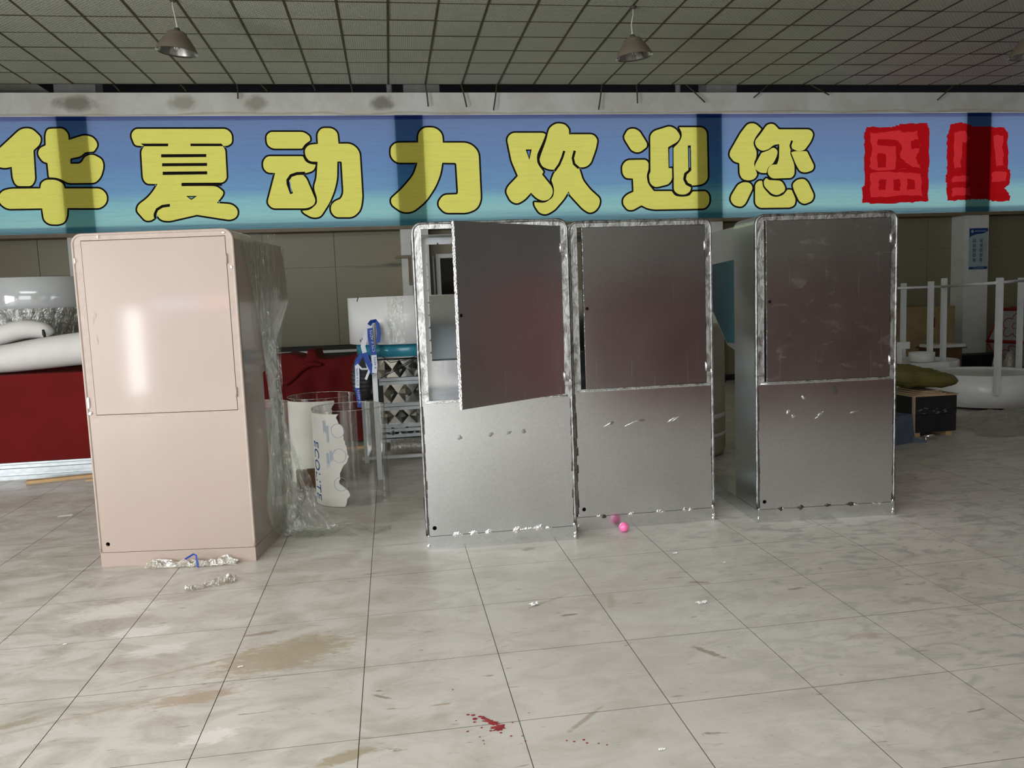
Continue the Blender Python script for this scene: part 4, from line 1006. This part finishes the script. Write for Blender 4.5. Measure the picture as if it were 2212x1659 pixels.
mb = MB(); ribbon(mb, [(788, 762, .0), (794, 780, .0), (803, 797, .0), (807, 807, .0)], .05, 7.275); mb.build('knotted_strap', MT['lany_b'], ly)
flat_text(ly, 'CTS X ADTS', (810, 760), (803.5, 713), 7.252, .030, MT['lany_w'])
flat_text(ly, 'X ADTS', (813, 797), (812, 771), 7.252, .028, MT['lany_b'])
bag = tag(empty('padded_bag', up(790, 870, 7.36)), 'black padded bag hanging behind the white stand post', 'bag')
def bagf(u, v):
    A = up(783, 768 + 98 * v, 7.52); r = .10 * math.sin(max(.02, min(.98, v * .9 + .09)) * PI) ** .45; a = u * 2 * PI
    rr = r * (1 + .04 * math.sin(v * 70 + math.sin(a) * 3))
    return (A.x + rr * math.cos(a), A.y + rr * .55 * math.sin(a), A.z)
MB().grid(bagf, 28, 60).build('bag_body', MT['nylon'], bag)
mb = MB(); ribbon(mb, [(782, 765, -.02), (772, 780, -.035), (770, 790, -.035)], .04, 7.36); mb.build('blue_strap', MT['lany_b'], bag); mb = MB(); ribbon(mb, [(771, 836, -.035), (774, 852, -.035), (777, 880, -.03)], .04, 7.36); mb.build('blue_strap', MT['lany_b'], bag)
mb = MB(); ribbon(mb, [(771, 789, -.036), (772, 812, -.04), (772, 838, -.036)], .038, 7.36); mb.build('white_strap', MT['lany_w'], bag); mb = MB(); ribbon(mb, [(771, 787, -.037), (781, 797, -.05), (796, 797, -.05)], .018, 7.36); mb.build('draw_cord', MT['lany_w'], bag); mb = MB(); ribbon(mb, [(799, 797, -.06), (790, 820, -.06)], .022, 7.36); mb.build('white_strap', MT['lany_w'], bag)
flat_text(bag, 'CTS X ADTS', (774, 833), (773, 796), 7.315, .024, MT['lany_b'])
flat_text(bag, 'X ADTS', (779, 872), (776, 842), 7.318, .024, MT['lany_w'])

# rack of diamond-faceted mirror panels
rk = tag(empty('panel_rack', (.5, 8.9, 0)), 'steel rack of diamond-faceted mirror panels behind the open cabinet', 'rack')
def rail(z, h=.035, y=8.66): MB().box((-.16, y, z), (1.3, y + .06, z + h)).build('rail', MT['steel'], rk)
tiers = [(.80, 1.0), (.53, .745), (.305, .475), (.155, .275)]
for z in (1.02, .775, .735, .50, .46, .275, .225, .115, .165): rail(z)
for k, (za, zb) in enumerate(tiers):
    hh = zb - za; mbp = MB()
    nx = 9; dx = .155
    for i in range(nx):
        x0 = -.17 + i * dx + (k % 2) * .05
        zc = (za + zb) / 2
        c_ = (x0 + dx / 2, 8.62 + (.0 if (i + k) % 2 else .03), zc)
        q = [(x0, 8.70, zc), (x0 + dx / 2, 8.70, za), (x0 + dx, 8.70, zc), (x0 + dx / 2, 8.70, zb)]
        mbp.add([c_] + q, [(0, 1, 2), (0, 2, 3), (0, 3, 4), (0, 4, 1)])
        mbp.add([(x0, 8.70, za), (x0 + dx / 2, 8.70, za), (x0, 8.70, zc)], [(0, 1, 2)]); mbp.add([(x0, 8.70, zb), (x0, 8.70, zc), (x0 + dx / 2, 8.70, zb)], [(0, 1, 2)])
        mbp.add([(x0 + dx, 8.70, za), (x0 + dx, 8.70, zc), (x0 + dx / 2, 8.70, za)], [(0, 1, 2)]); mbp.add([(x0 + dx, 8.70, zb), (x0 + dx / 2, 8.70, zb), (x0 + dx, 8.70, zc)], [(0, 1, 2)])
    mbp.build('faceted_panel', MT['mirror'], rk)
MB().box((-.17, 8.72, .1), (1.3, 8.76, 1.12)).build('back_board', MT['dark'], rk)
for x in (-.17, 1.28): MB().box((x, 8.75, 0), (x + .03, 9.2, 1.12)).build('upright', MT['steel'], rk)
MB().box((-.05, 8.56, 1.06), (1.3, 8.72, 1.10)).build('top_tray', MT['grey'], rk)
wr = MB(); wr.tube([(-.12, 8.6, 1.06), (-.03, 8.58, .98), (.12, 8.58, 1.0), (.4, 8.6, 1.08)], .004, 6).build('wire', MT['black'], rk); wr = MB(); wr.tube([(-.14, 8.6, .82), (.1, 8.58, .93), (.35, 8.6, 1.07)], .004, 6)
wr.build('wire', MT['black'], rk)
P0, P1 = fl(845, 985), fl(960, 978)
tag(MB().tube([P0 + Vector((0, .08, .08)), P0.lerp(P1, .5) + Vector((0, .08, .083)), P1 + Vector((0, .08, .08))], [.075, .08, .075], 18).build('film_roll', MT['film2']), 'roll of dusty clear film on the floor below the mirror rack', 'roll')

# ------------------------------------------------------------------ right background
sa = tag(empty('round_stand', (7.55, 9.42, 0)), 'upside-down white drum stand at the right edge with posts pointing up', 'stand', 'round white drum stands')
stand(sa, (7.62, 9.45, 0), .66, .03, .43, .0, .20, 1.63, [.6], ring=False)
for px, y0, y1, Y in ((2153, 853, 600, 8.80), (2200, 812, 600, 9.92)):
    A, B = up(px, y0, Y), up(px, y1, Y)
    MB().box((A.x - .0275, Y - .0275, A.z), (A.x + .0275, Y + .0275, B.z)).build('leg', MT['whitepost'], sa)
sb = tag(empty('round_stand', (7.95, 11.2, 0)), 'upside-down white drum stand behind the olive sack', 'stand', 'round white drum stands')
MB().lathe([(.52, .05), (.55, .05), (.55, .45), (.52, .45), (.52, .05)], 48, (7.95, 11.2, 0)).build('drum', MT['white'], sb)
MB().lathe([(0, .10), (.52, .10)], 40, (7.95, 11.2, 0)).build('deck', MT['white'], sb)
for px, y0, y1, Y in ((1950, 775, 612, 11.2), (2008, 792, 608, 10.62), (2036, 812, 601, 10.66)):
    A, B = up(px, y0, Y), up(px, y1, Y)
    MB().box((A.x - .03, Y - .03, A.z), (A.x + .03, Y + .03, B.z)).build('leg', MT['whitepost'], sb)
A, B, C_ = up(1900, 624, 10.85), up(2036, 619, 10.62), up(2200, 609, 9.9)
MB().tube([A, B], .018, 8).build('crossbar', MT['whitepost'], sb)
MB().tube([up(2036, 619, 10.6), up(2153, 611, 8.83), ], .018, 8).build('crossbar', MT['whitepost'], sa)
MB().tube([up(2150, 611, 8.8), up(2212, 606, 9.2)], .018, 8).build('crossbar', MT['whitepost'], sa)
A, B = up(1968, 762, 10.37), up(2014, 780, 10.37)
tag(MB().lathe([(.0, B.z + .002), (.16, B.z + .002), (.17, B.z + .01), (.17, A.z), (.155, A.z), (.155, B.z + .02), (0, B.z + .02)], 32, ((A.x + B.x) / 2, 10.37, 0)).build('white_ring', MT['white']), 'small white plastic ring standing behind the olive sack', 'ring')
bx = MB(); A, B = up(1931, 780, 10.37), up(2030, 800, 10.37)
bx.box((A.x, 10.18, 0), (B.x, 10.56, B.z * 0 + up(2014, 780, 10.37).z))
tag(bx.build('white_box', MT['white']), 'low white box behind the olive sack carrying a white ring', 'box')
A, B = up(1931, 740, 9.6), up(1965, 790, 9.6)
tag(MB().plate([(A.x - .2, 0), (up(1948, 790, 9.6).x, 0), (up(1948, 790, 9.6).x, A.z - .09), (B.x, A.z - .09), (B.x, A.z), (A.x - .2, A.z)], [], .08, lambda x, z, d_: (x, 9.6 + d_, z)).build('white_bracket_panel', MT['white']), 'white stepped panel just right of the scuffed cabinet', 'panel')

ck = tag(empty('black_crate', (5.57, 7.85, 0)), 'black-faced plywood crate right of the scuffed cabinet', 'crate')
x0, x1, y0, y1, zt = 5.33, 5.82, 7.58, 8.1, .43
MB().box((x0, y0, .05), (x1, y1, .235)).build('lower_board', MT['blackply'], ck)
MB().box((x0, y0 - .004, .24), (x1, y1, zt)).build('upper_board', MT['blackply'], ck)
MB().box((x0 - .006, y0 - .008, .05), (x0 + .014, y0 + .02, zt)).build('corner_strip', MT['ply'], ck)
MB().box((x0 - .02, y0 - .015, zt), (x1 + .01, y1 + .02, zt + .014)).build('lid', MT['ply'], ck)
for q in ((x0 + .02, y0 + .02), (x1 - .1, y0 + .02)): MB().box((q[0], q[1], 0), (q[0] + .07, q[1] + .35, .05)).build('foot', MT['wood'], ck)
sc2 = MB()
for k in range(16): blob(sc2, random.uniform(x0 + .05, x1 - .05), random.uniform(.24, .31), random.uniform(.006, .022), random.uniform(.003, .012), .0006, y0 - .0045)
tag(sc2.build('scuff', MT['conc'], ck), kind='stuff')
for k in range(3):
    zz = zt + .014 + k * .012
    tag(MB().box((x0 + .03 + .05 * k, y0 + .0 + .03 * k, zz), (x1 - .12 - .02 * k, y1 - .05, zz + .010)).build('plywood_sheet', MT['ply']),
        ['bottom thin plywood sheet on the black crate', 'middle thin plywood sheet on the black crate', 'top thin plywood sheet under the olive sack'][k], 'plywood sheet', 'plywood sheets on the crate')
def sackf(u, v):
    a = u * 2 * PI; b = (v - .5) * PI
    ex = math.copysign(abs(math.cos(a)) ** .55, math.cos(a)) * math.cos(b) ** .6; ey = math.copysign(abs(math.sin(a)) ** .6, math.sin(a)) * math.cos(b) ** .6
    n_ = .02 * noise.noise((ex * 3, ey * 3, b * 2)) + .012 * noise.noise((ex * 9, ey * 7, b * 6))
    z = math.sin(b) * .12 * (1.15 - .55 * (ex + 1) / 2) + n_
    return (5.57 + ex * .40, 7.87 + ey * .24, .60 + z - .05 * max(0, ex) + .06 * max(0, -ex))
tag(MB().grid(sackf, 56, 28).build('olive_sack', MT['sack']), 'full olive green woven sack lying on the black crate', 'sack')
pb = tag(empty('blue_grey_bin', (5.0, 7.3, 0)), 'blue-grey sheet bin on the floor before the black crate', 'bin')
a_, b_, c_, d_ = Vector((4.70, 7.20, 0)), Vector((5.20, 7.36, 0)), Vector((5.16, 7.36, .29)), Vector((4.68, 7.22, .285))
th = Vector((0, .012, 0))
MB().hexa([a_, b_, b_ + th, a_ + th], [d_, c_, c_ + th, d_ + th]).build('front_sheet', MT['slate'], pb)
MB().hexa([b_, b_ + Vector((-.1, .3, 0)), b_ + Vector((-.112, .3, 0)), b_ + Vector((-.012, .01, 0))], [c_, c_ + Vector((-.1, .3, 0)), c_ + Vector((-.112, .3, 0)), c_ + Vector((-.012, .01, 0))]).build('side_sheet', MT['slate'], pb)
e_ = fl(2003, 956)
MB().hexa([b_ + Vector((-.05, 0, 0)), e_, e_ + Vector((.0, .07, 0)), b_ + Vector((-.03, .09, 0))], [q + Vector((0, 0, h__)) for q, h__ in ((b_ + Vector((-.05, 0, 0)), .07), (e_, .012), (e_ + Vector((.0, .07, 0)), .012), (b_ + Vector((-.03, .09, 0)), .07))]).build('flap', MT['slate'], pb)
cp_ = fl(2012, 952); tag(MB().tube([cp_ + Vector((-.07, .02, .04)), cp_ + Vector((0, .0, .055)), cp_ + Vector((.06, .02, .045))], [.012, .02, .012], 8).tube([cp_ + Vector((-.06, 0, 0)), cp_ + Vector((-.06, .01, .045))], .012, 8).build('steel_clamp', MT['chrome']), 'small shiny steel clamp beside the blue-grey bin', 'clamp')
tag(MB().box((8.3, 12.4, 0), (9.46, 13.2, 1.21)).build('cardboard_box', MT['card']), 'large brown cardboard box by the wall behind the white posts', 'box')
fl_ = MB().box((8.3, 12.38, .80), (9.3, 12.399, .806)).box((8.9, 12.38, .3), (9.46, 12.399, .306)); 
tag(MB().box((8.98, 12.385, .86), (9.08, 12.40, 1.02)).build('red_tag', MT['podred']), 'dark red patch hanging on the large cardboard box', 'tag')
wc = tag(empty('wooden_crate', (9.0, 12.0, 0)), 'brown wooden crate against the far right column foot', 'crate')
MB().box((8.74, 11.9, .0), (9.22, 12.3, .53)).build('crate_body', MT['woodd'], wc); MB().box((8.70, 11.85, .53), (9.27, 12.35, .55)).build('crate_lid', MT['woodd'], wc)
tag(MB().box((8.70, 11.86, .55), (9.25, 12.25, .60)).build('white_tray', MT['white']), 'shallow white tray on the brown wooden crate', 'tray')
tag(MB().box((9.6, 12.9, 0), (11.3, 13.3, .30)).build('black_case', MT['dark']), 'long black case at the foot of the far right column', 'case')
def heap(label, cx_, cy_, a, b, h, seed, mname='film2', name='plastic_sheet', n=44):
    def f(u, v):
        x, y = (u - .5) * 2, (v - .5) * 2; r = math.hypot(x, y)
        k = max(0, 1 - r * r * .7)
        z = h * k * (.35 + 1.1 * abs(noise.fractal((x * 1.6 + seed, y * 1.6, seed), 1, 2, 2))) + .35 * h * (1 - abs(noise.noise((x * 2.6, y * 2.6 + seed, 2)))) ** 4 * k
        e = 1 + .18 * noise.noise((x * 2, y * 2, seed + 3))
        return (cx_ + x * a * e, cy_ + y * b * e, .003 + max(0, z))
    return tag(MB().grid(f, n, n).build(name, MT[mname]), label, 'plastic sheet')
heap('crumpled dusty plastic sheet on the floor before the upside-down stand', 6.95, 7.98, .85, .62, .13, 2)
heap('crumpled dusty plastic sheet piled behind the right drum stand', 8.75, 10.45, .42, .3, .45, 5)

# hexagonal pod with red edges and flower prints
pod = tag(empty('hexagonal_pod', (10.72, 11.9, 0)), 'white hexagonal pod with red edges and flower prints at the right', 'pod')
pc = Vector((10.72, 11.9, 0)); lv = [(.58, .10), (.86, .60), (.64, 1.12)]; rot = PI / 6 + .18
def ringp(r, z): return [pc + Vector((r * math.cos(rot + k * PI / 3), r * math.sin(rot + k * PI / 3), z)) for k in range(6)]
R3 = [ringp(*q) for q in lv]
for j in range(2):
    for k in range(6):
        k2 = (k + 1) % 6
        f4 = [R3[j][k], R3[j][k2], R3[j + 1][k2], R3[j + 1][k]]
        o = MB().add(f4 + [q * .985 + pc * .015 for q in f4], [(0, 1, 2, 3), (7, 6, 5, 4), (0, 4, 5, 1), (1, 5, 6, 2), (2, 6, 7, 3), (3, 7, 4, 0)]).build('panel', MT['podwhite'], pod)
        if k in (3, 4, 2):
            c_ = sum(f4, Vector()) / 4; ux = (f4[1] - f4[0]).normalized(); nn = ux.cross(f4[3] - f4[0]).normalized(); uz = nn.cross(ux)
            if nn.y > 0: nn = -nn
            fm = MB()
            for p_ in range(5):
                a = p_ * 2 * PI / 5 + .3; cc = c_ + ux * (.15 * math.cos(a)) + uz * (.13 * math.sin(a)) + nn * .006
                fm.tube([cc + ux * (.085 * math.cos(t)) + uz * (.085 * math.sin(t)) for t in [a - 1.9 + i * 3.8 / 12 for i in range(13)]], .006, 5)
            fm.tube([c_ + nn * .006 + ux * (.05 * math.cos(t)) + uz * (.05 * math.sin(t)) for t in [i * 2 * PI / 14 for i in range(15)]], .005, 5)
            fm.build('flower_print', MT['podred'], o)
for j in range(3):
    for k in range(6): MB().tube([R3[j][k], R3[j][(k + 1) % 6]], .028, 8).build('edge', MT['podred'], pod)
for j in range(2):
    for k in range(6): MB().tube([R3[j][k], R3[j + 1][k]], .018, 6).build('rib', MT['podred'], pod)
MB().add([pc + Vector((0, 0, 1.12))] + R3[2], [(0, 1 + k, 1 + (k + 1) % 6) for k in range(6)]).build('lid', MT['podwhite'], pod)
MB().add(R3[0] + [q.xy.to_3d() for q in R3[0]], [(k, (k + 1) % 6, 6 + (k + 1) % 6, 6 + k) for k in range(6)]).build('foot', MT['podred'], pod)
tag(MB().tube([(10.25, 11.8, 1.17), (10.42, 11.75, 1.18), (10.67, 11.8, 1.165)], [.05, .06, .04], 10).build('red_cushion', MT['podred']), 'dark red roll lying on top of the hexagonal pod', 'roll')

# cream drum seen between the two right-hand cabinets
cd = tag(empty('cream_drum', (2.75, 7.75, 0)), 'stained cream drum seen in the gap between two galvanised cabinets', 'drum')
MB().lathe([(0, .01), (.52, .01), (.54, .06), (.54, 1.24), (.50, 1.28), (0, 1.28)], 48, (2.75, 7.75, 0)).build('drum_body', MT['cream'], cd)
MB().lathe([(.541, .38), (.546, .39), (.546, .41), (.541, .42)], 48, (2.75, 7.75, 0)).build('hoop', MT['white'], cd)
MB().lathe([(.541, .20), (.546, .21), (.546, .22), (.541, .23)], 48, (2.75, 7.75, 0)).build('hoop', MT['white'], cd)

# ------------------------------------------------------------------ plastic film hung over the pink cabinet
a0 = -.1435; pu = Vector((math.cos(a0), math.sin(a0), 0)); pv = Vector((-math.sin(a0), math.cos(a0), 0)); pB = Vector((-1.904, 5.316, 0)) + pu * .985
rows = [(505, 512, 592), (535, 520, 610), (600, 536, 619), (650, 546, 624), (700, 556, 606), (760, 568, 598), (850, 578, 603), (900, 582, 607), (950, 580, 626), (1000, 579, 648), (1050, 577, 668), (1100, 574, 692), (1140, 578, 722), (1158, 598, 770)]
def lerp_rows(y):
    for (ya, la, ra), (yb, lb, rb) in zip(rows, rows[1:]):
        if ya <= y <= yb:
            t = (y - ya) / (yb - ya); return la + (lb - la) * t, ra + (rb - ra) * t
    return rows[-1][1:]
def film_pt(seed, spread):
    def f(u, v):
        y = 505 + 653 * v; l, r = lerp_rows(y)
        x = l + (r - l) * (u * spread[1] + spread[0])
        p1 = onp(x, y, pB + pu * .012, pu); p2 = up(x, y, 5.76)
        p = p1 if p1.y < p2.y or y < 770 else p2
        if p.z < .012: p = fl(x, y, .012)
        k = min(1, max(.12, (y - 560) / 250))
        fo = (.018 * math.sin(u * 26 + 2.5 * noise.noise((u * 3, v * 4, seed))) + .010 * math.sin(u * 57 + v * 6 + seed)) * k + .015 * noise.noise((u * 9, v * 14, seed)) * k
        p = p + pu * (fo + .016 * k)
        return (p.x, p.y, max(.004, p.z))
    return f
ff = tag(empty('plastic_film', (-.75, 5.75, 0)), 'clear plastic film hanging in folds down the pink cabinet side to the floor', 'plastic film')
MB().grid(film_pt(1, (0, 1)), 54, 90).build('outer_layer', MT['film'], ff)
MB().grid(film_pt(6, (.05, .62)), 40, 80).build('inner_layer', MT['film'], ff)
def tail(u, v):
    A = fl(640 + 205 * u, 1158 - 14 * u + 6 * math.sin(u * 9)); wd = .10 * (1 - .55 * u) + .02
    return (A.x + .02 * noise.noise((u * 7, v * 6, 1)), A.y + (v - .3) * wd * 2, .004 + .06 * (1 - u * .6) * abs(noise.noise((u * 6, v * 4, 4))) + .012 * abs(math.sin(v * 14 + u * 5)))
MB().grid(tail, 40, 14).build('floor_tail', MT['film'], ff)
def bunch(u, v):
    A = fl(628, 1158); a = u * 2 * PI; r = .10 * (1 - v * .55) * (1 + .22 * noise.noise((math.cos(a) * 3, math.sin(a) * 3, v * 5)))
    return (A.x + r * math.cos(a), A.y + .05 + r * .6 * math.sin(a), .004 + v * .22)
MB().grid(bunch, 36, 12).build('bunched_foot', MT['film'], ff)

def scrap(name, label, P, a, b, h, seed, m_, cat, n=14, ang=0, group=None):
    def f(u, v):
        x, y = (u - .5) * 2, (v - .5) * 2
        e = 1 + .35 * noise.noise((x * 2.3, y * 2.3, seed))
        X, Y = x * a * e, y * b * e
        return (P.x + X * math.cos(ang) - Y * math.sin(ang), P.y + X * math.sin(ang) + Y * math.cos(ang), .0025 + h * abs(noise.noise((x * 3, y * 3, seed + 7))) * 1.6)
    return tag(MB().grid(f, n, n, smooth=False).build(name, MT[m_]), label, cat, group)
P = fl(425, 1212); scrap('film_strip', 'strip of crumpled plastic film along the pink cabinet foot', P + Vector((-.01, -.10, 0)), .27, .034, .05, 3, 'film2', 'plastic scrap', 26, -.12)
rb = MB(); ribbon(rb, [(400, 1208), (418, 1197), (424, 1200), (425, 1212), (428, 1226)], .012, fl(428, 1226).y)
tag(rb.build('blue_ribbon', MT['lany_b']), 'short dark blue ribbon caught at the pink cabinet foot', 'ribbon')
scrap('film_scrap', 'crumpled clear film scrap before the pink cabinet, nearer the camera', fl(434, 1270), .08, .035, .03, 5, 'film2', 'plastic scrap', 14, .35)
scrap('film_scrap', 'crumpled clear film scrap before the pink cabinet, the squarer one', fl(490, 1257), .055, .05, .04, 9, 'film2', 'plastic scrap', 16, .2)
for k, (x, y, s_, lab) in enumerate([(140, 1115, .055, 'white paper scrap on the floor left of the pink cabinet'), (519, 1441, .012, 'tiny white chip on the brown dirt smear'), (1516, 1303, .028, 'small white scrap on the floor below the gap between the two right cabinets'),
                                     (1459, 1196, .016, 'tiny white chip on the floor in front of the ajar cabinet'), (1155, 1307, .026, 'small white scrap on a scratched tile below the open cabinet'), (1429, 1620, .012, 'small grey-white flake near the bottom edge of the photo'),
                                     (1564, 1216, .01, 'tiny white speck on the floor left of the scuffed cabinet front'), (140, 1393, .010, 'tiny white speck on the dirty tiles at the far left')]):
    scrap('paper_scrap', lab, fl(x, y), s_, s_ * .6, s_ * .35, k * 3.1, 'chip', 'scrap', 6, .2)

# ball pit ball, paint splatter
bp = fl(1348, 1149); bb = MB().lathe([(max(1e-4, .034 * math.sin(i * PI / 18)), .034 - .034 * math.cos(i * PI / 18)) for i in range(19)], 28, (bp.x, bp.y, .0))
tag(bb.build('pink_ball', MT['ball']), 'hot pink plastic ball on the floor in front of the ajar cabinet', 'ball')
sp_ = MB()
def splat(P, a, b, ang, n=22, j=.45):
    vs = [(P.x, P.y, .0016)]
    for k in range(n):
        t = 2 * PI * k / n; q = 1 + random.uniform(-j, j); X, Y = a * q * math.cos(t), b * q * math.sin(t)
        vs.append((P.x + X * math.cos(ang) - Y * math.sin(ang), P.y + X * math.sin(ang) + Y * math.cos(ang), .0006))
    sp_.add(vs, [(0, 1 + k, 1 + (k + 1) % n) for k in range(n)])
splat(fl(1078, 1571), .028, .022, .2); splat(fl(1062, 1560), .04, .014, -.75); splat(fl(1048, 1552), .03, .008, -.9)
for x, y, s_ in [(1011, 1544, .007), (1022, 1545, .008), (1026, 1553, .010), (1036, 1548, .008), (1025, 1560, .006), (1060, 1579, .006), (1040, 1572, .005), (1082, 1583, .006), (1104, 1590, .005), (1128, 1590, .004), (1107, 1561, .004), (1135, 1601, .004),
                 (1224, 1600, .004), (1240, 1602, .005), (1261, 1598, .006), (1268, 1605, .005), (1293, 1606, .004), (1311, 1609, .004), (978, 1490, .005), (985, 1557, .003), (1044, 1600, .004), (1046, 1607, .003), (1010, 1580, .005), (1142, 1540, .003), (1036, 1592, .004)]:
    splat(fl(x, y), s_, s_ * .85, 0, 10, .15)
tag(sp_.build('paint_splatter', MT['paint_red']), 'dried dark red paint splatter on the floor tiles in the foreground', 'paint splatter', kind='stuff')

# red exhibition screens standing beside and behind the photographer: seen only as reflections in the metal
for k, (x0, x1, y_) in enumerate([(2.5, 4.4, .15), (4.55, 6.6, .05)]):
    s_ = tag(empty('red_screen', ((x0 + x1) / 2, y_, 0)), ['red fabric screen nearest the photographer, mirrored in the ajar cabinet', 'red fabric screen right of the photographer, mirrored in the scuffed cabinet'][k], 'screen', 'red fabric screens')
    MB().box((x0, y_ - .02, .04), (x1, y_ + .02, 1.80)).build('fabric', MT['red_back'], s_)
    for xx in (x0 + .1, x1 - .14): MB().box((xx, y_ - .25, 0), (xx + .04, y_ + .25, .04)).build('foot', MT['steel'], s_)

s_ = tag(empty('red_screen', (8.3, 4.2, 0)), 'red fabric screen to the right of the row, mirrored in the open cabinet door', 'screen', 'red fabric screens')
MB().box((8.28, 3.1, .04), (8.32, 5.6, 1.82)).build('fabric', MT['red_back'], s_)
for yy in (3.2, 5.4): MB().box((8.05, yy, 0), (8.55, yy + .04, .04)).build('foot', MT['steel'], s_)

ls = tag(empty('lit_sign', (-6.6, -4.3, 0)), 'long lit sign behind the photographer, mirrored on the pink cabinet door', 'sign')
def sgn(a, b, z0, z1, nm, m_):
    a, b = Vector(a), Vector(b); n_ = Vector((-.03, -.06, 0))
    MB().hexa([(a.x, a.y, z0), (b.x, b.y, z0), (b.x + n_.x, b.y + n_.y, z0), (a.x + n_.x, a.y + n_.y, z0)], [(a.x, a.y, z1), (b.x, b.y, z1), (b.x + n_.x, b.y + n_.y, z1), (a.x + n_.x, a.y + n_.y, z1)]).build(nm, m_, ls)
sgn((-7.26, -4.09), (-6.5, -4.41), 1.69, 1.80, 'blue_lit_panel', emit('lit_sign_blue', (.50, .60, 1, 1), 9.0))
sgn((-6.48, -4.42), (-5.95, -4.63), 1.63, 1.88, 'red_lit_panel', emit('lit_sign_pink', (1, .40, .36, 1), 5.0))
for x, y in ((-7.2, -4.17), (-6.0, -4.66)): MB().box((x - .02, y - .02, 0), (x + .02, y + .02, 1.69)).build('post', MT['steel'], ls)
# tape residue and chips on the pink cabinet
for x, z, wd, ht in ((.098, 1.60, .016, .03), (.085, 1.565, .012, .022), (.10, 1.445, .012, .03)):
    blob(MB(), x, z, wd, ht, .0008, y=-.002).build('paint_blister', MT['pinkrim'], pk, world=False)
for x, z, wd, ht in ((.165, 2.072, .006, .016), (.93, 2.07, .012, .006), (.012, 1.93, .006, .02), (.014, 1.06, .008, .04), (.02, .99, .012, .014), (.965, 1.86, .008, .012)):
    blob(MB(), x, z, wd, ht, .001, y=-.0075).build('paint_chip', MT['chip'], pk, world=False)
